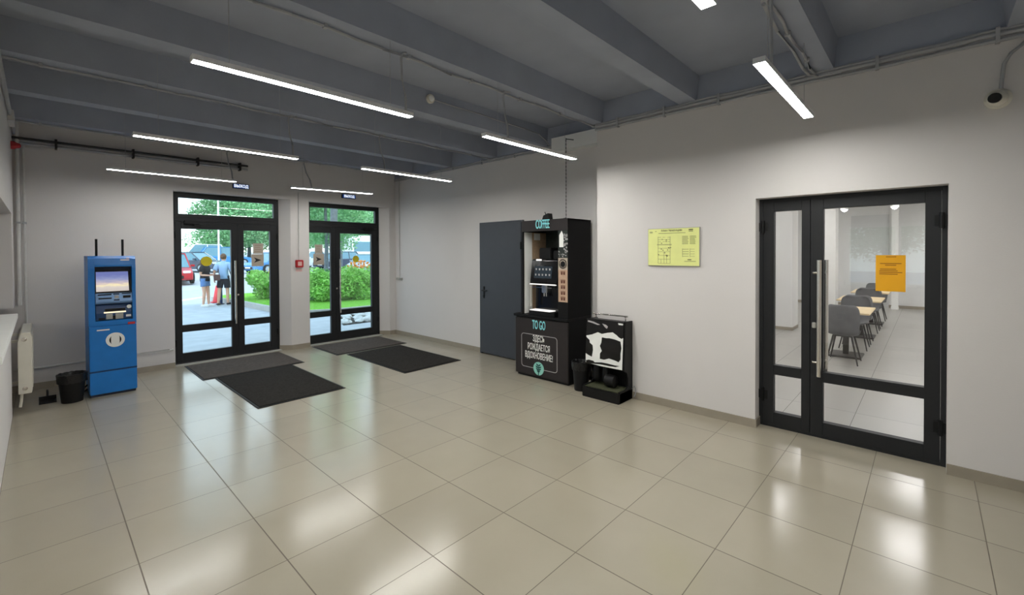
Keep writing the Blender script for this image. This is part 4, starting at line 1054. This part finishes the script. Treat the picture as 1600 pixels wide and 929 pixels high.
# pile of grey stones
rnd = random.Random(11); b = MB()
grp = 'grey stones bordering the lawn'
protos = []
for q in range(4):
    mb = MB(); bmesh.ops.create_icosphere(mb.b, subdivisions=2, radius=1)
    for v in mb.b.verts:
        f = 1 + .22 * math.sin(v.co.x * 4 + q) * math.cos(v.co.y * 5 - q) + .1 * math.sin(v.co.z * 7 + q); v.co *= f; v.co.z *= .62
    o_ = build('stone', mb, 'stone'); protos.append(o_)
sn = 0; used = set()
adj = ['rounded', 'angular', 'flat', 'squat']
for iy in range(7):
    for ix in range(9):
        y = 6.3 + iy * .31 + rnd.uniform(-.06, .06); x = 4.98 + ix * .33 + iy * .15 + rnd.uniform(-.06, .06)
        q = rnd.randrange(4)
        if q not in used: o_ = protos[q]; used.add(q)
        else: o_ = protos[q].copy(); C.objects.link(o_)
        s_ = rnd.uniform(.11, .165); o_.scale = (s_, s_ * rnd.uniform(.8, 1.1), s_ * rnd.uniform(.7, 1)); o_.location = (x, y, -.01 + s_ * .35); o_.rotation_euler = (0, 0, rnd.uniform(0, 6))
        tag(o_, 'grey garden stone in the pile outside the right entrance door', 'stone', grp)
# foliage
def leaves(n, blobs, size, rnd, flat=.5):
    vs, fs = [], []
    tot = sum(bb[3] ** 2 for bb in blobs)
    for (cx, cy, cz, r) in blobs:
        for _ in range(max(1, int(n * r * r / tot))):
            u = rnd.uniform(-1, 1); a = rnd.uniform(0, 2 * PI); q = r * (rnd.random() ** .33) ; sq = math.sqrt(1 - u * u)
            p = Vector((cx + q * sq * math.cos(a), cy + q * sq * math.sin(a), cz + q * u * .85))
            t1 = Vector((rnd.gauss(0, 1), rnd.gauss(0, 1), rnd.gauss(0, .6))).normalized()
            t2 = t1.cross(Vector((rnd.gauss(0, 1), rnd.gauss(0, 1), rnd.gauss(0, 1)))).normalized()
            s_ = size * rnd.uniform(.6, 1.3); k = len(vs)
            vs += [p - t1 * s_, p + t2 * s_ * .45, p + t1 * s_, p - t2 * s_ * .45]; fs.append((k, k + 1, k + 2, k + 3))
    me = bpy.data.meshes.new('foliage'); me.from_pydata([tuple(v) for v in vs], [], fs); return me
def leafobj(me, m, parent):
    me.materials.clear(); me.materials.append(MT[m])
    o_ = bpy.data.objects.new('foliage', me); C.objects.link(o_); o_.parent = parent; return o_
def shrub(x, y, h, r, lab, m, seed, flowers=None):
    rnd = random.Random(seed); z0 = .12
    t = thing('shrub', lab, 'shrub', (x, y, z0), group='leafy shrubs on the lawn')
    bl = [(rnd.uniform(-.6, .6) * r, rnd.uniform(-.6, .6) * r, h * rnd.uniform(.22, .72), r * rnd.uniform(.42, .6)) for _ in range(9)]
    leafobj(leaves(5200, bl, .052, rnd), m, t)
    b = MB()
    for k in range(7):
        a = rnd.uniform(0, 6.28); b.tube([(0, 0, 0), (math.cos(a) * r * .3, math.sin(a) * r * .3, h * .35), (math.cos(a) * r * .6, math.sin(a) * r * .6, h * .7)], .012, 6, r2=.004)
    build('stem', b, 'bark', t, local=True)
    if flowers:
        vs = MB()
        for _ in range(60):
            a = rnd.uniform(0, 6.28); q = r * .8 * math.sqrt(rnd.random()); z = h * rnd.uniform(.82, 1.02)
            bmesh.ops.create_icosphere(vs.b, subdivisions=1, radius=.045, matrix=Matrix.Translation((q * math.cos(a), q * math.sin(a), z)))
        build('blossom', vs, flowers, t, local=True)
    return t
shrub(5.55, 13.6, 1.15, .75, 'shrub seen through the narrow leaf of the left entrance door', 'leafa', 1)
shrub(6.35, 14.4, 1.1, .7, 'shrub with yellow flowers behind the left entrance door', 'leafb', 2, 'flowery')
shrub(6.1, 12.0, 1.05, .65, 'low shrub at the right end of the left door view', 'leafb', 3)
shrub(6.6, 11.2, 1.25, .75, 'shrub filling the narrow leaf of the right entrance door', 'leafa', 4)
shrub(7.5, 10.9, 1.25, .75, 'shrub behind the middle stile of the right entrance door', 'leafa', 5)
shrub(8.3, 11.6, 1.35, .8, 'shrub with orange flowers behind the right entrance door', 'leafa', 6, 'flower')
shrub(9.1, 10.9, 1.3, .75, 'shrub at the right edge of the right entrance door', 'leafb', 7)
shrub(9.9, 12.2, 1.4, .8, 'tall shrub at far right outside the right entrance door', 'leafb', 8)
shrub(7.9, 13.2, 1.2, .8, 'shrub in the second row behind the orange flowered one', 'leafb', 9)
def tree(x, y, h, r, lab, me, m, z0, zc, trunk=.2):
    t = thing('tree', lab, 'tree', (x, y, z0), group='trees beyond the car park')
    f = leafobj(me, m, t); f.location = (0, 0, zc); f.scale = (r, r, r)
    build('trunk', MB().tube([(0, 0, -.05), (.05, 0, zc * .6), (0, .05, zc + r * .4)], trunk, 10, r2=trunk * .5), 'bark', t, local=True, smooth=True)
    return t
cm = []
for q in range(3):
    rnd = random.Random(40 + q)
    bl = [(rnd.uniform(-.6, .6), rnd.uniform(-.6, .6), rnd.uniform(-.75, .8), rnd.uniform(.35, .55)) for _ in range(16)]
    cm.append(leaves(7000, bl, .045, rnd))
tx = [(13.0, 52), (14.6, 50), (16.6, 54), (19.2, 51), (22.0, 53), (25.0, 55), (28.2, 52), (31.5, 54), (35.0, 56), (38.5, 58)]
nm = ['leftmost', 'second', 'third', 'fourth', 'fifth', 'sixth', 'seventh', 'eighth', 'ninth', 'rightmost']
for k, (x, y) in enumerate(tx):
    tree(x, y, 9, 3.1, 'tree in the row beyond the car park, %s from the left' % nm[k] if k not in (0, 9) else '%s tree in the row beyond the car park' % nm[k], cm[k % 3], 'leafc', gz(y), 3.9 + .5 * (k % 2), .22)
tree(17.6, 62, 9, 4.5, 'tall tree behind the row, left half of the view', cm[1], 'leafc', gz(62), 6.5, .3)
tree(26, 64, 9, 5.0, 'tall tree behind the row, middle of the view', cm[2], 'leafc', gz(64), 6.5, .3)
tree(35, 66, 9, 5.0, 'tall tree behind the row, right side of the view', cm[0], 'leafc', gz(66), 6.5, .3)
tree(10.4, 19.6, 6, 1.9, 'bright green tree close outside the right entrance door', cm[0], 'leafa', .1, 3.9, .13)
tree(12.6, 22.5, 6, 2.0, 'bright green tree behind the right leaf of right entrance', cm[1], 'leafa', gz(22), 4.8, .14)
t = thing('tree', 'thick grey tree trunk in the transom of the right entrance door', 'tree', (9.05, 15.8, .1))
build('trunk', MB().tube([(9.05, 15.8, .0), (9.08, 15.8, 2.0), (9.1, 15.8, 3.6), (9.2, 15.8, 6)], .19, 14, r2=.15), 'bark', t, smooth=True)
rnd = random.Random(77); leafobj(leaves(1500, [(0, 0, 6.2, 1.2), (.6, .4, 5.8, .9), (-.7, .2, 6.0, .9)], .12, rnd), 'leafa', t)
for k, (x, y) in enumerate(((-14, -9), (-14.5, -3.2), (-14.2, 2.0), (-14, 7))):  # unseen trees added to cut daylight through the left windows
    tree(x, y, 6, 1.9, 'unseen tree added to dim the left windows, %s along the wall' % ['first', 'second', 'third', 'fourth'][k], cm[k % 3], 'leafb', 0, 3.4, .15)
t = thing('lamp_post', 'thin white lamp post in the car park behind the people', 'lamp post', (10.2, 40, gz(40)))
build('pole', MB().cyl((10.2, 40, gz(40)), (10.2, 40, 7.5), .07, 12), 'car_white', t, smooth=True)
build('lantern', MB().box(9.7, 10.3, 39.9, 40.1, 7.45, 7.6, .02), 'car_white', t)
# cars
def car(x, y, rz, paint, lab, h=1.45, length=4.2, wd=1.74):
    t = thing('car', lab, 'car', (x, y, gz(y)), rz)
    L2 = length / 2; W = wd / 2
    prof = [(-L2, .30), (-L2 + .05, .22), (L2 - .05, .22), (L2, .34), (L2 - .02, .60), (L2 - .35, .74), (L2 - 1.05, .86), (-L2 + .45, .90), (-L2 + .04, .84)]
    b = MB(); b.prism(prof, 'y', -W, W)
    build('body', b, paint, t, local=True, bevel=.05)
    def cab(inset, z0, z1, x0, x1, x2, x3, wt):
        return [(x0, -W + inset, z0), (x1, -W + inset, z0), (x1, W - inset, z0), (x0, W - inset, z0)], [(x3, -wt, z1), (x2, -wt, z1), (x2, wt, z1), (x3, wt, z1)]
    A, B = cab(.06, .86, h - .05, -L2 + .35, L2 - 1.0, L2 - 1.75, -L2 + .85, W - .24)
    g = MB(); va = [g.b.verts.new(p) for p in A]; vb = [g.b.verts.new(p) for p in B]
    g.b.faces.new(va); g.b.faces.new(vb)
    for i in range(4): g.b.faces.new((va[i], va[(i + 1) % 4], vb[(i + 1) % 4], vb[i]))
    build('windows', g, 'carglass', t, local=True)
    r = MB().poly([(-L2 + .82, -W + .22, h - .05), (L2 - 1.72, -W + .22, h - .05), (L2 - 1.72, W - .22, h - .05), (-L2 + .82, W - .22, h - .05)], (0, 0, .05))
    for sx in (-1, 1):
        r.tube([(L2 - 1.0, sx * (W - .05), .86), (L2 - 1.75, sx * (W - .235), h - .03)], .035, 6); r.tube([(-L2 + .35, sx * (W - .05), .88), (-L2 + .85, sx * (W - .235), h - .03)], .05, 6); r.tube([(-.35, sx * (W - .05), .86), (-.4, sx * (W - .235), h - .03)], .035, 6)
    build('roof', r, paint, t, local=True)
    for sx in (-1, 1):
        for sy in (-1, 1):
            wh = build('wheel', MB().lathe([(.05, 0), (.22, 0), (.31, .03), (.31, .19), (.22, .21), (.05, .21)], (sx * (L2 - .8), sy * W - .105 , .31), 24, axis='y'), 'tyre', t, local=True, smooth=True)
            build('hubcap', MB().lathe([(.01, 0), (.18, 0), (.19, .012), (.01, .03)] if sy > 0 else [(.01, -.03), (.19, -.012), (.18, 0), (.01, 0)], (sx * (L2 - .8), sy * (W + .105), .31), 18, axis='y'), 'car_grey', wh, local=True)
    for sy in (-1, 1):
        build('headlamp', MB().box(L2 - .12, L2 + .005, sy * (W - .10), sy * (W - .42), .58, .70, .02), 'lightlens', t, local=True)
        build('mirror', MB().box(L2 - 1.35, L2 - 1.18, sy * (W - .02), sy * (W + .16), .88, 1.0, .02), paint, t, local=True)
    build('grille', MB().box(L2 - .05, L2 + .012, -.48, .48, .30, .46, .01), 'tyre', t, local=True)
    build('number_plate', MB().box(L2 + .012, L2 + .02, -.26, .26, .36, .45), 'white', t, local=True)
car(4.42, 25.2, -PI / 2 - .12, 'car_red', 'red car facing the entrance at the left edge of the left door', 1.6)
car(7.3, 34.5, -PI / 2 + .7, 'car_dark', 'dark car parked behind the red car')
car(11.6, 31.0, PI + .35, 'car_blue', 'light blue car parked behind the two people', 1.5)
car(10.0, 45, PI - .1, 'car_white', 'white van in the back row behind the dark car', 1.9, 4.6)
car(11.2, 42.5, -.1, 'car_blue', 'blue car in the back row behind the person in black', 1.7, 4.5)
car(15.6, 35, PI + .5, 'car_white', 'white car seen behind the notices on the left entrance door', 1.5)
car(17.6, 33, PI + .3, 'car_dark', 'dark car seen behind the notices on the right entrance door', 1.5)
car(20.2, 30, PI + .3, 'car_blue', 'blue car in front of the white truck', 1.55, 4.4)
car(16.9, 27, -2.4, 'car_grey', 'pale grey car at the left of the blue car by the truck', 1.45)
def truck():
    x, y = 21.6, 36.5; z = gz(y)
    t = thing('truck', 'white truck seen through the right leaf of right entrance door', 'truck', (x, y, z), -PI / 2 - .35)
    build('cab', MB().prism([(0, .45), (1.7, .45), (1.75, 1.3), (1.55, 2.55), (.9, 2.7), (0, 2.7)], 'y', -1.15, 1.15), 'car_white', t, local=True, bevel=.05)
    build('cargo_box', MB().box(-4.6, -.1, -1.2, 1.2, .8, 3.0, .03), 'car_white', t, local=True)
    build('windscreen', MB().poly([(1.735, -1.0, 1.42), (1.735, 1.0, 1.42), (1.60, .95, 2.35), (1.60, -.95, 2.35)], (.02, 0, 0)), 'carglass', t, local=True)
    for s_ in (-1, 1): build('side_window', MB().box(.5, 1.4, s_ * 1.14, s_ * 1.165, 1.45, 2.25), 'carglass', t, local=True)
    for wx in (1.0, -3.4):
        for s_ in (-1, 1): build('wheel', MB().lathe([(.05, -.14), (.40, -.14), (.45, -.1), (.45, .1), (.40, .14), (.05, .14)], (wx, s_ * 1.0, .45), 24, axis='y'), 'tyre', t, local=True, smooth=True)
    build('bumper', MB().box(1.65, 1.85, -1.15, 1.15, .40, .75, .03), 'car_grey', t, local=True)
    for s_ in (-1, 1): build('headlamp', MB().box(1.74, 1.80, s_ * .75, s_ * 1.08, .85, 1.05, .02), 'lightlens', t, local=True)
truck()
# traffic cone and bollard
t = thing('traffic_cone', 'red traffic cone standing behind the two people', 'traffic cone', (4.12, 14.75, 0))
build('foot', MB().box(3.95, 4.29, 14.58, 14.92, -.01, .03, .01), 'cone', t)
build('cone', MB().lathe([(.13, .03), (.03, .62), (.02, .63)], (4.12, 14.75, 0), 24), 'cone', t, smooth=True)
build('reflective_band', MB().lathe([(.092, .23), (.072, .34), (.07, .34), (.09, .23)], (4.12, 14.75, 0), 24, cap=False), 'white', t)
t = thing('bollard', 'short navy bollard beside the red traffic cone', 'bollard', (4.12, 14.2, 0))
build('post', MB().lathe([(.10, -.01), (.10, .02), (.075, .03), (.07, .72), (.05, .76), (.01, .78)], (4.05, 14.0, 0), 22), 'bollard', t, smooth=True)
build('foot', MB().lathe([(.13, -.01), (.13, .015), (.1, .02)], (4.05, 14.0, 0), 22), 'kiosk', t)

# ------------------------------------------------------------------ people
def skin_mesh(name, verts, edges, m, parent, sub=2, root=0):
    me = bpy.data.meshes.new(name); me.from_pydata([v[0] for v in verts], edges, [])
    o_ = bpy.data.objects.new(name, me); C.objects.link(o_)
    md = o_.modifiers.new('skin', 'SKIN'); md.use_smooth_shade = True
    sv = me.skin_vertices[0].data
    for i, v in enumerate(verts):
        r = v[1]; sv[i].radius = r if isinstance(r, tuple) else (r, r)
        sv[i].use_root = (i == root)
    sd = o_.modifiers.new('sub', 'SUBSURF'); sd.levels = sub; sd.render_levels = sub
    bpy.context.view_layer.update()
    dg = bpy.context.evaluated_depsgraph_get()
    m2 = bpy.data.meshes.new_from_object(o_.evaluated_get(dg)); m2.name = name
    bpy.data.objects.remove(o_); m2.materials.clear(); m2.materials.append(MT[m])
    for p in m2.polygons: p.use_smooth = True
    ob = bpy.data.objects.new(name, m2); C.objects.link(ob); ob.parent = parent
    return ob
def person(label, loc, rz, H, J, top, bottom, shoe, hair, long_hair, bottom_len):
    """local +x is the facing direction; J gives arm joints"""
    k = H / 1.72
    t = thing('person', label, 'person', loc, rz)
    V, E = [], []
    def a(p, r, link=None):
        V.append((tuple(c * k for c in p), r * k if not isinstance(r, tuple) else tuple(q * k for q in r)))
        if link is not None: E.append((link, len(V) - 1))
        return len(V) - 1
    pel = a((0, 0, .93), (.14, .105)); wai = a((0, 0, 1.08), (.125, .09), pel); che = a((.0, 0, 1.28), (.15, .105), wai); nb = a((-.01, 0, 1.44), .06, che); nk = a((.0, 0, 1.50), .052, nb)
    hd = a((.015, 0, 1.58), .075, nk); top_ = a((.0, 0, 1.655), .075, hd)
    hands = []
    for s in (-1, 1):
        hip = a((0, s * .095, .86), .085, pel); kn = a(J['knee'][s], .056, hip); cf = a(tuple((p * .55 + q * .45) for p, q in zip(J['knee'][s], J['ankle'][s])), .054, kn); an = a(J['ankle'][s], .036, cf)
        fx, fy, fz = J['ankle'][s]; a((fx + .06, fy, .04), .036, an); a((fx + .15, fy, .03), .03, len(V) - 1)
        sh = a((-.0, s * .17, 1.405), .058, che); el = a(J['elbow'][s], .042, sh); wr = a(J['wrist'][s], .028, el)
        wv = Vector(J['wrist'][s]); d = (wv - Vector(J['elbow'][s])).normalized()
        pal = a(tuple(wv + d * .06), (.036, .018), wr)
        side = d.cross(Vector((0, 0, 1))).normalized() if abs(d.z) < .9 else Vector((1, 0, 0))
        curl = Vector((0, 0, -1)) if abs(d.z) < .9 else Vector((0, -s, 0))
        for f in range(4):
            o_ = side * (-.027 + .018 * f); l = (.028, .033, .031, .024)[f]
            p1 = wv + d * .10 + o_; p2 = p1 + d * l + curl * .006; p3 = p2 + d * l * .6 + curl * .018
            i1 = a(tuple(p1), .009, pal); i2 = a(tuple(p2), .0085, i1); a(tuple(p3), .007, i2)
        p1 = wv + d * .05 + side * -.038 + curl * .008; i1 = a(tuple(p1), .010, pal); a(tuple(p1 + d * .035 + side * -.008), .008, i1)
        hands.append(wv + d * .09)
    build_body = skin_mesh('body', V, E, 'skin', t)
    # face and head: a shaped skull over the skinned core
    hb = MB(); hb.ball((.02, 0, 1.605), .105, .92, .76, 1.12, 24)
    for v in hb.b.verts:
        if v.co.z < 1.58 and v.co.x > 0: v.co.y *= .82
    hb.ball((.115, 0, 1.585), .018, 1.0, .7, 1.5, 10)
    for s in (-1, 1): hb.ball((.01, s * .080, 1.592), .024, .6, .35, 1.2, 10)
    for v in hb.b.verts: v.co *= k
    hd_o = build('head', hb, 'skin', t, local=True, smooth=True)
    eb = MB()
    for s in (-1, 1): eb.ball((.103, s * .032, 1.612), .010, .6, 1.2, .7, 8)
    for v in eb.b.verts: v.co *= k
    build('eyes', eb, 'tee', hd_o, local=True)
    mb = MB().box(.098, .112, -.022, .022, 1.540, 1.548)
    for v in mb.b.verts: v.co *= k
    build('mouth', mb, 'pink', hd_o, local=True)
    hm = MB(); hm.ball((-.012, 0, 1.632), .113, .95, .80, 1.02, 24)
    for v in hm.b.verts:
        if v.co.x > .055 and v.co.z < 1.66: v.co.x = .055 - (1.66 - v.co.z) * .5
        if v.co.z < 1.56: v.co.z = 1.56 + (v.co.z - 1.56) * .2
    if long_hair:
        hm.tube([(-.09, 0, 1.64), (-.125, 0, 1.52), (-.12, 0, 1.36)], .055, 12, r2=.022)
    for v in hm.b.verts: v.co *= k
    build('hair', hm, hair, t, local=True, smooth=True)
    # garments follow the body surface, lifted off it
    bones = [('torso', (0, 0, .93), (0, 0, 1.44)), ('neck', (-.005, 0, 1.47), (0, 0, 1.66))]
    for s in (-1, 1):
        A_, B_, C_ = Vector((0, s * .17, 1.405)), Vector(J['elbow'][s]), Vector(J['wrist'][s])
        bones += [('sh%d' % s, (0, 0, 1.40), tuple(A_)), ('ua%d' % s, tuple(A_), tuple(B_)), ('fa%d' % s, tuple(B_), tuple(C_ + (C_ - B_).normalized() * .2))]
        bones += [('hip%d' % s, (0, 0, .92), (0, s * .095, .86)), ('th%d' % s, (0, s * .095, .86), J['knee'][s]), ('cf%d' % s, J['knee'][s], J['ankle'][s]), ('ft%d' % s, J['ankle'][s], (J['ankle'][s][0] + .16, J['ankle'][s][1], .03))]
    bones = [(n_, Vector(p_) * k, Vector(q_) * k) for n_, p_, q_ in bones]
    def near(v):
        best = None
        for n_, p_, q_ in bones:
            d_ = q_ - p_; u = max(0, min(1, (v - p_).dot(d_) / d_.length_squared)); dd = (v - p_ - d_ * u).length
            dd -= {'to': .115, 'ne': .05, 'sh': .07, 'ua': .045, 'fa': .035, 'hi': .10, 'th': .07, 'cf': .05, 'ft': .04}[n_[:2]] * k
            if best is None or dd < best[0]: best = (dd, n_, u)
        return best[1], best[2]
    bm0 = build_body.data
    cls = [near(v.co) for v in bm0.vertices]
    def garment(name, keep, m, lift, flare):
        idx = {i for i, v in enumerate(bm0.vertices) if keep(v.co / k, cls[i][0], cls[i][1])}
        bb_ = bmesh.new(); mp = {}
        for i in idx:
            v = bm0.vertices[i]; l_ = lift + flare(v.co / k, cls[i][0], cls[i][1])
            mp[i] = bb_.verts.new(v.co + v.normal * l_ * k)
        for f in bm0.polygons:
            if all(i in idx for i in f.vertices): bb_.faces.new([mp[i] for i in f.vertices])
        inv = {v: i for i, v in mp.items()}
        for v in [v for v in bb_.verts if not v.link_faces]: bb_.verts.remove(v)
        for v in bb_.verts:                      # even hems and cuffs
            if not v.is_boundary: continue
            n_ = cls[inv[v]][0]
            if name == 'shirt':
                if n_[:2] in ('to', 'hi', 'th') and v.co.z < 1.2 * k: v.co.z = .895 * k
                elif n_ in ('neck', 'torso'): v.co.z = 1.50 * k
                elif n_[:2] == 'ua':
                    p_, q_ = next((p2, q2) for a2, p2, q2 in bones if a2 == n_); d_ = (q_ - p_).normalized()
                    v.co += d_ * (top[1] * (q_ - p_).length - (v.co - p_).dot(d_))
            elif n_[:2] == 'th' and v.co.z < .85 * k:
                p_, q_ = next((p2, q2) for a2, p2, q2 in bones if a2 == n_); d_ = (q_ - p_).normalized()
                v.co += d_ * (bottom_len * (q_ - p_).length - (v.co - p_).dot(d_))
            else: v.co.z = 1.0 * k
        bmesh.ops.smooth_vert(bb_, verts=[v for v in bb_.verts if not v.is_boundary], factor=.5, use_axis_x=True, use_axis_y=True, use_axis_z=True)
        o_ = build(name, type('B', (), {'b': bb_})(), m, t, local=True, smooth=True)
        md = o_.modifiers.new('cloth', 'SOLIDIFY'); md.thickness = .006; md.offset = 1
        return o_
    garment('shirt', lambda c, n_, u: (n_ in ('torso', 'sh-1', 'sh1') and .90 < c.z) or (n_[:2] in ('hi', 'th') and c.z > .90) or (n_[:2] == 'ua' and u < top[1]) or (n_ == 'neck' and c.z < 1.50), top[0], .022, lambda c, n_, u: .012 * max(0, min(1, (1.2 - c.z) / .25)) * (n_ == 'torso') + (.010 if n_[:2] == 'ua' else 0))
    garment('shorts', lambda c, n_, u: (n_ == 'torso' and c.z < 1.0) or n_[:3] == 'hip' or (n_[:2] == 'th' and u < bottom_len), bottom, .017, lambda c, n_, u: .014 * u if n_[:2] == 'th' else 0)
    for s in (-1, 1):
        fx, fy, fz = J['ankle'][s]
        b = MB(); b.ball((fx + .055, fy, .045), .06, 2.3, .78, .78, 16)
        for v in b.b.verts:
            if v.co.z < .006: v.co.z = .0
            v.co *= k
        sh_ = build('shoe', b, shoe, t, local=True, smooth=True)
        b = MB(); b.ball((fx + .055, fy, .010), .062, 2.3, .82, .22, 16)
        for v in b.b.verts: v.co *= k; v.co.z = max(v.co.z, -.002)
        build('sole', b, 'shoe_w', sh_, local=True, smooth=True)
    return t, [h * k for h in hands]
# person on the left, facing +x (towards the other)
Jw = dict(knee={-1: (.02, -.085, .48), 1: (.05, .085, .48)}, ankle={-1: (-.02, -.08, .08), 1: (.06, .09, .08)},
          elbow={-1: (-.03, -.215, 1.12), 1: (-.02, .215, 1.12)}, wrist={-1: (.20, -.13, 1.10), 1: (.21, .13, 1.12)})
person('person in black t-shirt and denim shorts standing sideways outside the left entrance', (3.52, 13.62, -.01), -.75, 1.68, Jw, ('tee', .62), 'denim', 'shoe_w', 'hairb', True, .38)
Jm = dict(knee={-1: (.03, -.10, .49), 1: (-.02, .13, .49)}, ankle={-1: (.05, -.10, .08), 1: (-.06, .15, .08)},
          elbow={-1: (.02, -.26, 1.12), 1: (-.06, .26, 1.14)}, wrist={-1: (.16, -.20, .93), 1: (.02, .29, .90)})
person('person in pale blue shirt and dark shorts seen from behind outside left entrance', (4.06, 13.55, -.01), .95, 1.80, Jm, ('shirt', .85), 'shorts', 'shoe_d', 'hairb', False, .72)
# brown bag held in the left person's hands, dark shoulder bag of the other
t = thing('handbag', 'brown handbag held by the person in denim shorts', 'bag', (3.80, 13.40, .9))
build('body', MB().box(3.72, 3.90, 13.30, 13.40, .88, 1.09, .02), 'bagb', t)
build('strap', MB().tube([(3.74, 13.35, 1.08), (3.76, 13.36, 1.15), (3.82, 13.36, 1.165), (3.87, 13.36, 1.14), (3.88, 13.35, 1.08)], .010, 8), 'bagb', t, smooth=True)
t = thing('shoulder_bag', 'dark bag hanging at the hip of the person in pale blue', 'bag', (4.3, 13.3, .85))
build('body', MB().box(4.22, 4.42, 13.28, 13.40, .74, .98, .03), 'shorts', t)
build('strap', MB().tube([(4.25, 13.34, .97), (4.22, 13.37, 1.10), (4.18, 13.42, 1.30), (4.15, 13.46, 1.50)], .012, 8), 'shorts', t, smooth=True)
# unseen upper block, added to shade the forecourt and keep out the sun
struct('shade_storeys', MB().box(-1.0, 18.4, -8.3, 4.6, 4.02, 11.0), 'facade', 'unseen upper storeys added to shade the forecourt', 'building')
